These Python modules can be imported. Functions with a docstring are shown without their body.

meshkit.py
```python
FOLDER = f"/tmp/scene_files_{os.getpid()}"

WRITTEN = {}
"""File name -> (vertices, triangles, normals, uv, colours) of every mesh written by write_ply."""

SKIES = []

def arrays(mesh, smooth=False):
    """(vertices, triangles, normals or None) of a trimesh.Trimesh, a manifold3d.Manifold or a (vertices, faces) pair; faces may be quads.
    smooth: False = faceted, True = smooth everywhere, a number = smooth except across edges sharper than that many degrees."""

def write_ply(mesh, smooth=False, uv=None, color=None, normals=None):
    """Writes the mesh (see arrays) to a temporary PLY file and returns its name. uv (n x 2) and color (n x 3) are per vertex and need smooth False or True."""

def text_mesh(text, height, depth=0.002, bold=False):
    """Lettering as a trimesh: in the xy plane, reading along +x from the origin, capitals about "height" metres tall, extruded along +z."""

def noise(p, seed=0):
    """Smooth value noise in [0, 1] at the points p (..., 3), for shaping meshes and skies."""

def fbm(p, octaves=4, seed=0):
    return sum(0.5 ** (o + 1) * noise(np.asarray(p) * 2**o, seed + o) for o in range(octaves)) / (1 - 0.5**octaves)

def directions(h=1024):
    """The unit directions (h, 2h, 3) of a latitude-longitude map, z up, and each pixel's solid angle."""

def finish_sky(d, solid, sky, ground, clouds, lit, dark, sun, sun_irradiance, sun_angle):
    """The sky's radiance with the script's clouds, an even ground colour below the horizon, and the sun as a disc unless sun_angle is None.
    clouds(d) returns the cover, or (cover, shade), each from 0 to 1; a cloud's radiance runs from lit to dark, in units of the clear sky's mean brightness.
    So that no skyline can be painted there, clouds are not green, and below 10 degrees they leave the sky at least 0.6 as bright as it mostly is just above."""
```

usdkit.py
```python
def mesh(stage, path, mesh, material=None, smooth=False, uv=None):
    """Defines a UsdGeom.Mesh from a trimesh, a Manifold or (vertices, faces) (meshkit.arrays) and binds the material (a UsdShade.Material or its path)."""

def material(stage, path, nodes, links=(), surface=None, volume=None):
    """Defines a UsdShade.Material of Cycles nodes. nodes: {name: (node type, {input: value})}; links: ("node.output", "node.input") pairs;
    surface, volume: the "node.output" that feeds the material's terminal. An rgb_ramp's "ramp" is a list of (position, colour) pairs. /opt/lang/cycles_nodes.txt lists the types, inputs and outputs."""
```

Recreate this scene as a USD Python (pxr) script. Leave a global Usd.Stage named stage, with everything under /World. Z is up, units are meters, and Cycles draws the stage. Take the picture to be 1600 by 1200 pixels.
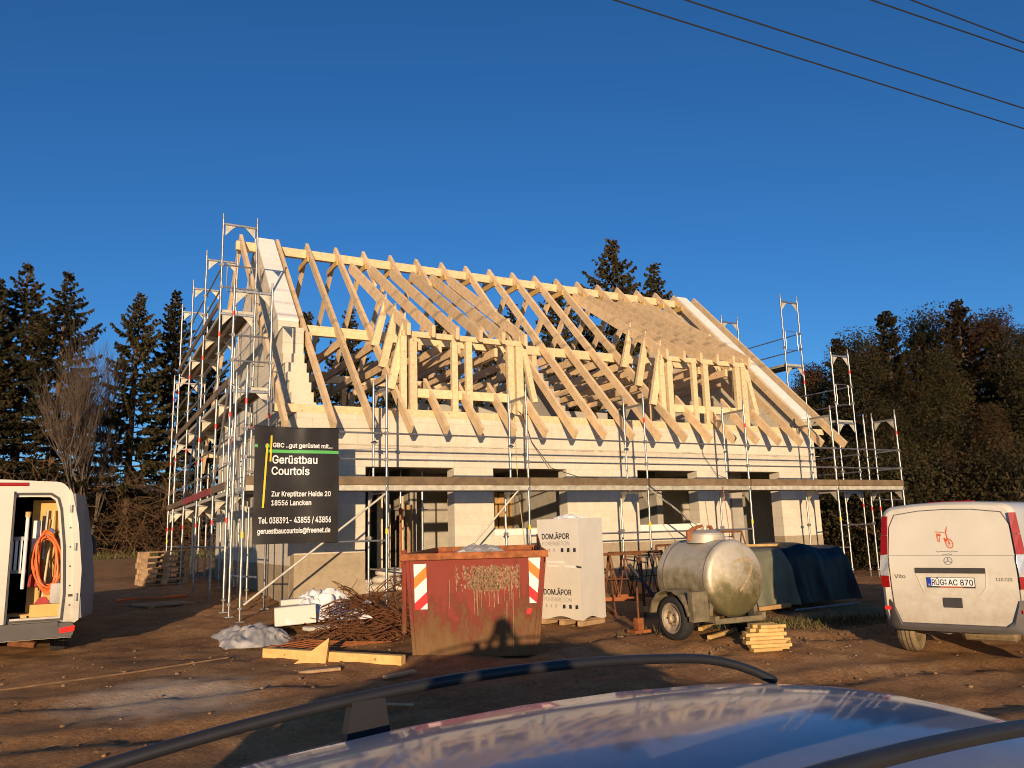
import math, random
import numpy as np
import trimesh, manifold3d as m3, shapely.geometry as sg, shapely.affinity as sa, shapely.ops as so
import usdkit, meshkit
from pxr import Usd, UsdGeom, UsdLux, UsdShade, Gf, Sdf, Vt

stage = Usd.Stage.CreateInMemory()
UsdGeom.SetStageUpAxis(stage, 'Z')
UsdGeom.Xform.Define(stage, '/World')
UsdGeom.Scope.Define(stage, '/World/Looks')
rng = np.random.default_rng(7)
random.seed(7)
PI = math.pi
V = lambda *a: np.array(a, float)

# ------------------------------------------------------------------ camera
CAM = V(-5.1392, -14.6024, 1.5888)
YAW, PIT, ROL, FPX = 0.49541, 0.18160, -0.028823, 1258.35
_F = V(math.sin(YAW) * math.cos(PIT), math.cos(YAW) * math.cos(PIT), math.sin(PIT))
_R = V(math.cos(YAW), -math.sin(YAW), 0)
_U = np.cross(_R, _F)
_R2, _U2 = math.cos(ROL) * _R + math.sin(ROL) * _U, -math.sin(ROL) * _R + math.cos(ROL) * _U
cam = UsdGeom.Camera.Define(stage, '/World/camera')
cam.AddTransformOp().Set(Gf.Matrix4d(*_R2, 0, *_U2, 0, *(-_F), 0, *CAM, 1))
cam.CreateHorizontalApertureAttr(36.0)
cam.CreateFocalLengthAttr(36.0 * FPX / 1600)
EXPOSURE = 0.16
cam.CreateExposureAttr(EXPOSURE)

# ------------------------------------------------------------------ sky and sun
SUNWARD = -V(0.4547, 0.8832, -0.1146)
SUNWARD /= np.linalg.norm(SUNWARD)
SUN_EL = math.asin(SUNWARD[2])
SUN_ROT = math.atan2(SUNWARD[0], SUNWARD[1])
dome = UsdLux.DomeLight.Define(stage, '/World/sky')
skym = usdkit.material(stage, '/World/Looks/sky', {
    's': ('sky_texture', {'sky_type': 'single_scattering', 'sun_disc': False, 'sun_elevation': SUN_EL, 'sun_rotation': SUN_ROT,
                          'air_density': 0.8, 'aerosol_density': 0.28, 'ozone_density': 4.0, 'altitude': 100.0}),
    'h': ('hsv', {'hue': .503, 'saturation': 1.075, 'value': 1.10}), 'b': ('background_shader', {'strength': 0.135})}, [('s.color', 'h.color'), ('h.color', 'b.color')], surface='b.background')
UsdShade.MaterialBindingAPI.Apply(dome.GetPrim()).Bind(skym)
dome.GetPrim().SetCustomDataByKey('kind', 'structure')
sun = UsdLux.DistantLight.Define(stage, '/World/sun')
sun.CreateIntensityAttr(1.25)
sun.CreateAngleAttr(0.5)
sun.CreateColorAttr(Gf.Vec3f(1.0, 0.74, 0.48))
sun.GetPrim().CreateAttribute('inputs:normalize', Sdf.ValueTypeNames.Bool).Set(True)
_z = SUNWARD
_x = np.cross(V(0, 0, 1), _z); _x /= np.linalg.norm(_x)
_y = np.cross(_z, _x)
sun.AddTransformOp().Set(Gf.Matrix4d(*_x, 0, *_y, 0, *_z, 0, 0, 0, 30, 1))

# ------------------------------------------------------------------ helpers
MATS = {}
def mat(name, col, rough=.6, var=.15, scale=6., bump=0., bscale=60., metal=0., rnd=0., spec=.5, col2=None, detail=4, stretch=(1, 1, 1), coat=0., lo=.35, hi=.65):
    col = V(*col)
    a = col * (1 - var)
    b = V(*col2) if col2 is not None else col * (1 + var)
    n = {'t': ('texture_coordinate', {}), 'm': ('mapping', {'scale': stretch}), 'n': ('noise_texture', {'scale': scale, 'detail': detail, 'roughness': .6}),
         'r': ('rgb_ramp', {'ramp': [(0., a), (lo, a), (hi, b), (1., b)]}),
         'p': ('principled_bsdf', {'roughness': rough, 'metallic': metal, 'specular_ior_level': spec, 'coat_weight': coat})}
    l = [('t.object', 'm.vector'), ('m.vector', 'n.vector'), ('n.fac', 'r.fac')]
    src = 'r.color'
    if 'timber' in name:
        n.update(kv=('voronoi_texture', {'scale': 5.5}), kr=('map_range', {'from_min': .07, 'from_max': .13, 'to_min': .75, 'to_max': 0., 'clamp': True}), kx=('mix_color', {'b': col * .33}))
        l += [('m.vector', 'kv.vector'), ('kv.distance', 'kr.value'), ('kr.result', 'kx.fac'), ('r.color', 'kx.a')]
        src = 'kx.result'
    if rnd:
        n.update(o=('object_info', {}), mr=('map_range', {'from_min': 0, 'from_max': 1, 'to_min': 1 - rnd, 'to_max': 1 + rnd}), h=('hsv', {}))
        l += [('o.random', 'mr.value'), ('mr.result', 'h.value'), (src, 'h.color')]
        src = 'h.color'
    l.append((src, 'p.base_color'))
    if bump:
        n.update(n2=('noise_texture', {'scale': bscale, 'detail': 5, 'roughness': .65}), b=('bump', {'strength': bump, 'distance': .02}))
        l += [('m.vector', 'n2.vector'), ('n2.fac', 'b.height'), ('b.normal', 'p.normal')]
    MATS[name] = usdkit.material(stage, '/World/Looks/' + name, n, l, surface='p.BSDF')
    return MATS[name]

used = {}
def path_for(name, parent):
    k = (parent, name)
    i = used.get(k, 0); used[k] = i + 1
    return f'{parent}/{name}' + (f'_{i:03d}' if i else '')

class MB:
    """Collects vertices and triangles of one mesh."""
    def __init__(s): s.v, s.f, s.n = [], [], 0
    def add(s, v, f):
        v = np.asarray(v, float); f = np.asarray(f, int)
        if f.shape[1] == 4: f = np.vstack([f[:, [0, 1, 2]], f[:, [0, 2, 3]]])
        s.v.append(v); s.f.append(f + s.n); s.n += len(v); return s
    def tm(s, t): return s.add(t.vertices, t.faces)
    def man(s, m):
        q = m.to_mesh(); return s.add(q.vert_properties[:, :3], q.tri_verts)
    def box(s, lo, hi):
        x0, y0, z0 = lo; x1, y1, z1 = hi
        v = [(x, y, z) for x in (x0, x1) for y in (y0, y1) for z in (z0, z1)]
        return s.add(v, [(0, 1, 3, 2), (4, 6, 7, 5), (0, 4, 5, 1), (2, 3, 7, 6), (0, 2, 6, 4), (1, 5, 7, 3)])
    def beam(s, a, b, w, h, up=(0, 0, 1), ch=.006):
        """bar from a to b, w across, h along up, with chamfered edges; centred"""
        a, b = V(*a), V(*b); d = b - a; d /= np.linalg.norm(d)
        up = V(*up); sd = np.cross(d, up); sd /= np.linalg.norm(sd); u = np.cross(sd, d)
        w /= 2; h /= 2
        pr = [(w, h - ch), (w - ch, h), (-w + ch, h), (-w, h - ch), (-w, -h + ch), (-w + ch, -h), (w - ch, -h), (w, -h + ch)]
        v = [p + sd * x + u * y for p in (a, b) for x, y in pr]
        f = [(i, (i + 1) % 8, (i + 1) % 8 + 8, i + 8) for i in range(8)]
        s.add(v, f)
        k = s.n - 16
        cap = [(0, i + 1, i) for i in range(1, 7)] + [(8, 8 + i, 9 + i) for i in range(1, 7)]
        s.f.append(np.array(cap) + k); return s
    def tube(s, pts, r, n=8, caps=True):
        P = np.asarray(pts, float); m = len(P)
        r = np.broadcast_to(r, m)
        T = np.gradient(P, axis=0); T /= np.maximum(np.linalg.norm(T, axis=1, keepdims=True), 1e-9)
        u = np.cross(T[0], V(0, 0, 1)); u = np.cross(T[0], V(1, 0, 0)) if np.linalg.norm(u) < .1 else u
        v = []
        an = np.arange(n) * 2 * PI / n
        for i in range(m):
            u = u - T[i] * (u @ T[i]); u /= np.linalg.norm(u); w = np.cross(T[i], u)
            v.append(P[i] + r[i] * (np.cos(an)[:, None] * u + np.sin(an)[:, None] * w))
        v = np.vstack(v)
        f = [(i * n + j, i * n + (j + 1) % n, (i + 1) * n + (j + 1) % n, (i + 1) * n + j) for i in range(m - 1) for j in range(n)]
        s.add(v, f)
        if caps:
            k = s.n - len(v); e = k + (m - 1) * n
            s.f.append(np.array([(k, k + j + 1, k + j) for j in range(1, n - 1)] + [(e, e + j, e + j + 1) for j in range(1, n - 1)]))
        return s
    def prism(s, poly, axis, a, b):
        """poly in the plane across axis: axis 0 -> (y,z), 1 -> (x,z), 2 -> (x,y); extruded from a to b"""
        if not hasattr(poly, 'exterior'): poly = sg.Polygon(poly)
        for g in getattr(poly, 'geoms', [poly]):
            t = trimesh.creation.extrude_polygon(g, b - a, engine='earcut')
            v = t.vertices.copy(); z = v[:, 2] + a
            v = {0: np.c_[z, v[:, 0], v[:, 1]], 1: np.c_[v[:, 0], z, v[:, 1]], 2: np.c_[v[:, 0], v[:, 1], z]}[axis]
            s.add(v, t.faces[:, ::-1] if axis == 1 else t.faces)
        return s
    def lathe(s, prof, n=24, M=None):
        v = []; m = len(prof); an = np.arange(n) * 2 * PI / n
        for r, z in prof: v.append(np.c_[r * np.cos(an), r * np.sin(an), np.full(n, z)])
        v = np.vstack(v)
        f = [(i * n + j, i * n + (j + 1) % n, (i + 1) * n + (j + 1) % n, (i + 1) * n + j) for i in range(m - 1) for j in range(n)]
        if M is not None: v = v @ np.asarray(M)[:3, :3].T + np.asarray(M)[:3, 3]
        return s.add(v, f)
    def xf(s, M):
        M = np.asarray(M, float); s.v = [v @ M[:3, :3].T + M[:3, 3] for v in s.v]; return s
    def mesh(s): return np.vstack(s.v), np.vstack(s.f)

def rz(a, t=(0, 0, 0)):
    M = np.eye(4); M[:2, :2] = [[math.cos(a), -math.sin(a)], [math.sin(a), math.cos(a)]]; M[:3, 3] = t; return M
def frame(o, x, y, z):
    M = np.eye(4); M[:3, 0], M[:3, 1], M[:3, 2], M[:3, 3] = x, y, z, o; return M

INV = {}
def tagp(prim, label=None, cat=None, group=None, kind=None):
    for k, v in (('label', label), ('category', cat), ('group', group), ('kind', kind)):
        if v: prim.SetCustomDataByKey(k, v)
    return prim
def thing(name, label, cat, loc=(0, 0, 0), rot=0., group=None, kind=None):
    """an Xform at the thing's base; parts given to it are in the world unless local=True"""
    p = path_for(name, '/World')
    x = UsdGeom.Xform.Define(stage, p)
    x.AddTranslateOp().Set(Gf.Vec3d(*map(float, loc))); x.AddRotateZOp().Set(math.degrees(rot))
    tagp(x.GetPrim(), label, cat, group, kind)
    INV[p] = np.linalg.inv(rz(rot, loc))
    return p
def part(name, mb, m, parent='/World', smooth=False, local=False, label=None, cat=None, group=None, kind=None):
    v, f = mb.mesh() if isinstance(mb, MB) else mb
    top = '/' + '/'.join(parent.split('/')[1:3])
    if not local and top in INV:
        M = INV[top]; v = v @ M[:3, :3].T + M[:3, 3]
    p = path_for(name, parent)
    g = usdkit.mesh(stage, p, (v, f), MATS[m], smooth=smooth)
    tagp(g.GetPrim(), label, cat, group, kind)
    return p
def copy_of(src, name, label, cat, loc, rot=0., group=None, scale=1.):
    p = path_for(name, '/World')
    x = UsdGeom.Xform.Define(stage, p)
    x.GetPrim().GetReferences().AddInternalReference(src)
    x.ClearXformOpOrder()
    x.AddTranslateOp().Set(Gf.Vec3d(*map(float, loc))); x.AddRotateZOp().Set(math.degrees(rot)); x.AddScaleOp().Set(Gf.Vec3f(*(np.ones(3) * scale).tolist()))
    x.GetPrim().SetInstanceable(True)
    tagp(x.GetPrim(), label, cat, group)
    return p
def klass(name):
    p = '/World/Looks/' + name
    stage.CreateClassPrim(p)
    return p
def kpart(name, mb, m, parent, smooth=False):
    p = path_for(name, parent); v, f = mb.mesh() if isinstance(mb, MB) else mb
    usdkit.mesh(stage, p, (v, f), MATS[m], smooth=smooth); return p

# ------------------------------------------------------------------ terrain height
def bump2(x, y, cx, cy, rx, ry, h): return h * np.exp(-((x - cx) / rx) ** 2 - ((y - cy) / ry) ** 2)
def gbase(x, y):
    x, y = np.asarray(x, float), np.asarray(y, float)
    a = np.interp(y, [-40, -20, -14.5, -9, -7, -4.5, -1, 1.5, 6, 12, 20, 28, 60, 400], [-.5, -.32, -.26, -.16, -.08, .05, .14, .3, .42, .5, .85, 1.2, 1.5, 1.5])
    b = np.interp(y, [-40, -14.5, -9, -4, 4, 30, 60, 400], [-.5, -.26, -.1, .0, .02, .25, .4, .6])
    t = np.clip((x - 8) / 9, 0, 1); t = t * t * (3 - 2 * t)
    z = a * (1 - t) + b * t
    z = z + bump2(x, y, .6, .9, 1.7, .9, .22) + bump2(x, y, -1.3, -.6, 1.2, .8, .12) + bump2(x, y, 5.5, 1.2, 1.6, .8, .1)
    z = z + bump2(x, y, -5.3, -15.1, 1., .6, .085)
    z = z + bump2(x, y, 2.5, -5.5, 1.9, 1.3, .13)
    z = z + bump2(x, y, -4.5, 17.5, 6, 1.3, .5)
    return z
def g(x, y): return float(gbase(x, y))

# ------------------------------------------------------------------ materials
mat('timber', (.70, .505, .285), .62, .11, 5, .1, 60, rnd=.12, spec=.25, stretch=(1, 1, 1))
mat('stud_timber', (.70, .54, .31), .6, .12, 11, .1, 90, rnd=.08, spec=.25)
mat('fresh_timber', (.58, .37, .13), .6, .15, 9, .1, 70, rnd=.15, spec=.25)
mat('formwork', (.42, .25, .09), .6, .2, 5, .05, 40, rnd=.1)
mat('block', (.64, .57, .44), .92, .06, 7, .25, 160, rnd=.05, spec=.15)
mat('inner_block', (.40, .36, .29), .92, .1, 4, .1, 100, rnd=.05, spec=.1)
mat('mortar', (.50, .44, .33), .95, .1, 20, .3, 90, spec=.1)
mat('ring_concrete', (.56, .50, .39), .9, .08, 5, .2, 120, spec=.15)
mat('plinth', (.36, .285, .185), .92, .1, 6, .2, 120, rnd=.05, spec=.12)
mat('coping', (.82, .77, .67), .85, .05, 4, .1, 120, rnd=.03, spec=.2)
mat('slab', (.33, .31, .28), .9, .12, 3, .2, 60)
mat('plaster_grey', (.40, .365, .30), .92, .08, 3, .1, 100)
mat('steel', (.40, .39, .37), .45, .22, 14, .05, 120, metal=.85, rnd=.1)
mat('steel_dull', (.30, .29, .27), .55, .25, 10, .05, 90, metal=.6, rnd=.1)
mat('deck_steel', (.56, .51, .39), .55, .2, 8, metal=.35, rnd=.08)
mat('deck_ply', (.16, .11, .075), .75, .25, 6, .1, 50, rnd=.15)
mat('toe_wood', (.165, .11, .055), .7, .22, 5, .1, 50, rnd=.16)
mat('red_paint', (.42, .03, .02), .5, .15, 9)
mat('red_board', (.30, .05, .035), .6, .2, 5)
mat('yellow_tape', (.75, .58, .02), .5, .05, 9)
mat('red_tape', (.62, .035, .02), .5, .05, 9)
mat('blue_steel', (.03, .06, .16), .5, .15, 9)
mat('sign_black', (.030, .025, .02), .38, .15, 3, .04, 20, spec=.35)
mat('sign_white', (.82, .80, .74), .5, .02, 9)
mat('sign_green', (.10, .42, .10), .5, .04, 9)
mat('sign_yellow', (.85, .58, .03), .5, .04, 9)
mat('wrap', (.63, .58, .48), .5, .03, 2.2, .12, 5, spec=.35)
mat('print_dark', (.03, .028, .04), .5, .1, 9)
mat('print_grey', (.42, .39, .34), .5, .1, 9)
mat('film_white', (.78, .76, .72), .5, .05, 5, .1, 40, spec=.4)
mat('film_grey', (.40, .37, .33), .42, .2, 6, .15, 30, spec=.5)
mat('rust', (.155, .062, .025), .85, .35, 18, .2, 80, rnd=.2, spec=.2)
mat('rust_orange', (.30, .10, .035), .8, .3, 12, .2, 60, rnd=.1, spec=.2)
mat('rubber', (.03, .028, .026), .85, .2, 20, .1, 90, spec=.25)
mat('tyre_dusty', (.22, .16, .09), .92, .25, 12, .2, 60, spec=.1)
mat('wheel_rim', (.45, .36, .24), .6, .3, 15, .1, 60, metal=.4)
mat('tank_frame', (.17, .135, .075), .7, .3, 9, .1, 60)
mat('tarp_blue', (.0065, .008, .0125), .45, .25, 3, .25, 9, spec=.45)
mat('tarp_green', (.155, .155, .095), .5, .15, 3, .25, 9, spec=.4)
mat('van_white', (.60, .55, .46), .32, .06, 2.5, spec=.5, coat=.35)
mat('seam_dark', (.10, .09, .08), .6, .1, 9)
mat('black_plastic', (.045, .04, .036), .6, .12, 9, .03, 200)
mat('bumper_grey', (.085, .072, .062), .65, .1, 6, .03, 200)
mat('lens_red', (.30, .007, .005), .25, .12, 30, spec=.3, coat=.1)
mat('lens_bright', (.85, .03, .02), .2, .05, 9, spec=.6, coat=.5)
mat('lens_clear', (.55, .53, .52), .12, .15, 30, spec=.7, metal=.3, coat=.5)
mat('plate_white', (.80, .78, .72), .4, .02, 9)
mat('plate_blue', (.01, .05, .42), .4, .02, 9)
mat('logo_orange', (.55, .11, .03), .5, .1, 30)
mat('chrome', (.6, .6, .6), .15, .05, 9, metal=1.)
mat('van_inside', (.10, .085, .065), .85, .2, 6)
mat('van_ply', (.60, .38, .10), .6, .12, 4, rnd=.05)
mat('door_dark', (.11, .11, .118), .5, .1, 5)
mat('cable_orange', (.75, .17, .035), .5, .08, 9)
mat('cable_yellow', (.45, .40, .18), .6, .1, 9)
mat('cable_dark', (.02, .02, .022), .6, .1, 9)
mat('tool_blue', (.08, .16, .40), .5, .1, 9)
mat('broom_red', (.35, .03, .02), .7, .1, 9)
mat('pallet_wood', (.40, .25, .125), .75, .25, 7, .15, 60, rnd=.2)
mat('sack', (.55, .48, .36), .8, .15, 6, .2, 40)
mat('car_black', (.022, .021, .021), .42, .1, 9, spec=.5)
mat('car_glass', (.01, .011, .012), .05, .05, 9, spec=.7)
mat('bark', (.115, .072, .042), .95, .35, 8, .5, 25, spec=.1)
mat('bark_grey', (.13, .10, .07), .95, .3, 8, .4, 25, spec=.1)
mat('twig', (.12, .068, .035), .9, .3, 3, spec=.1, rnd=.15)
mat('grey_twig', (.10, .072, .05), .9, .2, 3, spec=.1)
mat('tank_dirt', (.38, .29, .17), .75, .2, 30, spec=.2)
mat('jacket', (.05, .055, .07), .8, .2, 6, .1, 60)
mat('skin', (.5, .32, .24), .55, .05, 9)
mat('hair', (.05, .035, .025), .7, .2, 30)
mat('clod', (.24, .145, .075), .95, .3, 6, .4, 60, rnd=.2, spec=.1)
mat('sand', (.46, .27, .10), .95, .18, 9, .3, 60, spec=.1)
mat('grass', (.115, .095, .035), .8, .35, 2, spec=.15)
mat('leaf_litter', (.14, .075, .03), .9, .4, 5, spec=.1)

# aluminium-silver car paint: metallic flakes under a clear coat, dusty
MATS['car_paint'] = usdkit.material(stage, '/World/Looks/car_paint', {
    't': ('texture_coordinate', {}), 'n': ('noise_texture', {'scale': 5., 'detail': 6, 'roughness': .7}),
    'r': ('rgb_ramp', {'ramp': [(0., (.20, .205, .24)), (.4, (.20, .205, .24)), (.75, (.27, .265, .285)), (1., (.27, .265, .285))]}),
    'rr': ('map_range', {'from_min': .3, 'from_max': .8, 'to_min': .36, 'to_max': .48}),
    'p': ('principled_bsdf', {'metallic': .4, 'roughness': .45, 'coat_weight': .65, 'coat_roughness': .075, 'coat_ior': 1.6})},
    [('t.object', 'n.vector'), ('n.fac', 'r.fac'), ('r.color', 'p.base_color'), ('n.fac', 'rr.value'), ('rr.result', 'p.roughness')], surface='p.BSDF')

# brushed, dirty stainless tank
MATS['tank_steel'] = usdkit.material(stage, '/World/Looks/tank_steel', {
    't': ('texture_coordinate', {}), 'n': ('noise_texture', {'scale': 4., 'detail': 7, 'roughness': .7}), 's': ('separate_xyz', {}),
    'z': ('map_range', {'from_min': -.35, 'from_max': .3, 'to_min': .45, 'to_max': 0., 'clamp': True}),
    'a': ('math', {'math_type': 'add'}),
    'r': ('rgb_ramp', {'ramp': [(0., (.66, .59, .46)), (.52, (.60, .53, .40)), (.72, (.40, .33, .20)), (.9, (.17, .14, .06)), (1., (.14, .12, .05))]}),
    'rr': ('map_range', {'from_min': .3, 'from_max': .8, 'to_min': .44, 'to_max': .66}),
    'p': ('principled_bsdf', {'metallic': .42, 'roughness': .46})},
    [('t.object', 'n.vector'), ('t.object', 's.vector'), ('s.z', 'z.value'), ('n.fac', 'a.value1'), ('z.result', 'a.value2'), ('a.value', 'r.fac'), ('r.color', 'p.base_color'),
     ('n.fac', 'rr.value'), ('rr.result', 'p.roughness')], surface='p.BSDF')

# worn red skip paint: cleaner towards the top, rust and mud lower down, runs of plaster
MATS['skip_paint'] = usdkit.material(stage, '/World/Looks/skip_paint', {
    't': ('texture_coordinate', {}), 's': ('separate_xyz', {}),
    'm': ('mapping', {'scale': (1, 1, .32)}), 'n': ('noise_texture', {'scale': 7., 'detail': 8, 'roughness': .72}),
    'n2': ('noise_texture', {'scale': 26., 'detail': 5, 'roughness': .7}),
    'z': ('map_range', {'from_min': .15, 'from_max': .95, 'to_min': .16, 'to_max': -.16, 'clamp': True}),
    'a': ('math', {'math_type': 'add'}),
    'r': ('rgb_ramp', {'ramp': [(0., (.25, .046, .030)), (.40, (.24, .044, .027)), (.48, (.17, .038, .02)), (.56, (.16, .072, .028)), (.75, (.19, .105, .04)), (1., (.11, .055, .025))]}),
    'gt': ('map_range', {'from_min': .60, 'from_max': .66, 'to_min': 0., 'to_max': .8, 'clamp': True}),
    'mx': ('mix_color', {'b': (.16, .06, .028)}),
    'b': ('bump', {'strength': .35, 'distance': .01}),
    'p': ('principled_bsdf', {'roughness': .72, 'specular_ior_level': .3})},
    [('t.object', 's.vector'), ('t.object', 'm.vector'), ('m.vector', 'n.vector'), ('t.object', 'n2.vector'), ('s.z', 'z.value'), ('n.fac', 'a.value1'), ('z.result', 'a.value2'), ('a.value', 'r.fac'),
     ('n2.fac', 'gt.value'), ('gt.result', 'mx.fac'), ('r.color', 'mx.a'), ('mx.result', 'p.base_color'), ('n.fac', 'b.height'), ('b.normal', 'p.normal')], surface='p.BSDF')

# ground: brown earth, pale sandy scuffs, damp darker patches, a little green towards the back
MATS['earth'] = usdkit.material(stage, '/World/Looks/earth', {
    'q': ('geometry', {}), 's': ('separate_xyz', {}),
    'n1': ('noise_texture', {'scale': .35, 'detail': 6, 'roughness': .62}), 'n2': ('noise_texture', {'scale': 2.6, 'detail': 8, 'roughness': .7}),
    'n3': ('noise_texture', {'scale': 24., 'detail': 6, 'roughness': .75}),
    'r1': ('rgb_ramp', {'ramp': [(0., (.17, .078, .032)), (.40, (.27, .132, .054)), (.56, (.42, .225, .095)), (.69, (.56, .355, .17)), (1., (.62, .44, .25))]}),
    'w': ('mix_float', {'fac': .5}), 'sp': ('map_range', {'from_min': .28, 'from_max': .72, 'to_min': .55, 'to_max': 1.4}),
    'h': ('hsv', {}),
    'gy': ('map_range', {'from_min': 12., 'from_max': 24., 'to_min': 0., 'to_max': .5, 'clamp': True}),
    'ga': ('math', {'math_type': 'multiply', 'use_clamp': True}), 'gm': ('map_range', {'from_min': .45, 'from_max': .6, 'to_min': 0., 'to_max': 1.5, 'clamp': True}),
    'mx': ('mix_color', {'b': (.085, .085, .025)}),
    'mp': ('mapping', {'location': (2.6, 3.2, 0), 'scale': (.62, .62, 0)}), 'gr': ('gradient_texture', {'gradient_type': 'spherical'}), 'pm': ('math', {'math_type': 'multiply'}),
    'pr': ('map_range', {'from_min': .14, 'from_max': .34, 'to_min': 0., 'to_max': .6, 'clamp': True}), 'mx2': ('mix_color', {'b': (.62, .50, .36)}),
    'ad': ('math', {'math_type': 'add'}), 'b': ('bump', {'strength': .9, 'distance': .035}),
    'p': ('principled_bsdf', {'roughness': .95, 'specular_ior_level': .15})},
    [('q.position', 'n1.vector'), ('q.position', 'n2.vector'), ('q.position', 'n3.vector'), ('q.position', 's.vector'), ('n1.fac', 'w.a'), ('n2.fac', 'w.b'), ('w.result', 'r1.fac'),
     ('n3.fac', 'sp.value'), ('sp.result', 'h.value'), ('r1.color', 'h.color'), ('s.y', 'gy.value'), ('n2.fac', 'gm.value'), ('gy.result', 'ga.value1'), ('gm.result', 'ga.value2'), ('ga.value', 'mx.fac'),
     ('h.color', 'mx.a'), ('q.position', 'mp.vector'), ('mp.vector', 'gr.vector'), ('gr.fac', 'pm.value1'), ('n2.fac', 'pm.value2'), ('pm.value', 'pr.value'), ('pr.result', 'mx2.fac'), ('mx.result', 'mx2.a'), ('mx2.result', 'p.base_color'), ('n2.fac', 'ad.value1'), ('n3.fac', 'ad.value2'), ('ad.value', 'b.height'), ('b.normal', 'p.normal')], surface='p.BSDF')

def foliage(name, c1, c2, tr=.25):
    MATS[name] = usdkit.material(stage, '/World/Looks/' + name, {
        'q': ('geometry', {}), 'n': ('noise_texture', {'scale': .9, 'detail': 5, 'roughness': .7}), 'r': ('rgb_ramp', {'ramp': [(0., c1), (.36, c1), (.66, c2), (1., c2)]}),
        'mr': ('map_range', {'from_min': 0, 'from_max': 1, 'to_min': .65, 'to_max': 1.35}), 'oi': ('object_info', {}), 'om': ('map_range', {'from_min': 0, 'from_max': 1, 'to_min': .68, 'to_max': 1.3}), 'mm': ('math', {'math_type': 'multiply'}), 'h': ('hsv', {}),
        'd': ('principled_bsdf', {'roughness': .75, 'specular_ior_level': .2}), 't': ('translucent_bsdf', {}), 'mx': ('mix_closure', {'fac': tr})},
        [('q.position', 'n.vector'), ('n.fac', 'r.fac'), ('q.random_per_island', 'mr.value'), ('oi.random', 'om.value'), ('mr.result', 'mm.value1'), ('om.result', 'mm.value2'), ('mm.value', 'h.value'), ('r.color', 'h.color'), ('h.color', 'd.base_color'), ('h.color', 't.color'),
         ('d.BSDF', 'mx.closure1'), ('t.BSDF', 'mx.closure2')], surface='mx.closure')
foliage('spruce_needles', (.044, .048, .018), (.135, .095, .036))
foliage('brown_leaves', (.042, .032, .014), (.125, .060, .021))
foliage('dark_leaves', (.038, .038, .014), (.10, .068, .022))

# ------------------------------------------------------------------ ground
def axis(lo, hi, st, far):
    a = np.arange(lo, hi + st / 2, st); out = []
    d = st
    x = hi
    while x < far: d *= 1.22; x += d; out.append(x)
    b = []; d = st; x = lo
    while x > -far: d *= 1.22; x -= d; b.append(x)
    return np.r_[b[::-1], a, out]
xs, ys = axis(-9, 11, .10, 600), axis(-13.5, 4, .10, 600)
GX, GY = np.meshgrid(xs, ys)
GZ = gbase(GX, GY)
near = np.exp(-(np.maximum(0, np.hypot(GX - 1, GY + 5) - 14) / 8) ** 2)
P3 = np.stack([GX, GY, GX * 0], -1)
GZ += near * ((meshkit.fbm(P3 * .8, 4, 3) - .5) * .09 + (meshkit.fbm(P3 * 3.3, 4, 5) - .5) * (.06 + .09 * np.exp(-((GX + 1.2) / 1.6) ** 2 - ((GY + 2.2) / 1.2) ** 2) + .08 * np.exp(-((GX - 3.4) / 1.8) ** 2 - ((GY + 6.) / .8) ** 2)))
GZ += (meshkit.fbm(P3 * .06, 3, 9) - .5) * .5 * (1 - near)
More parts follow.
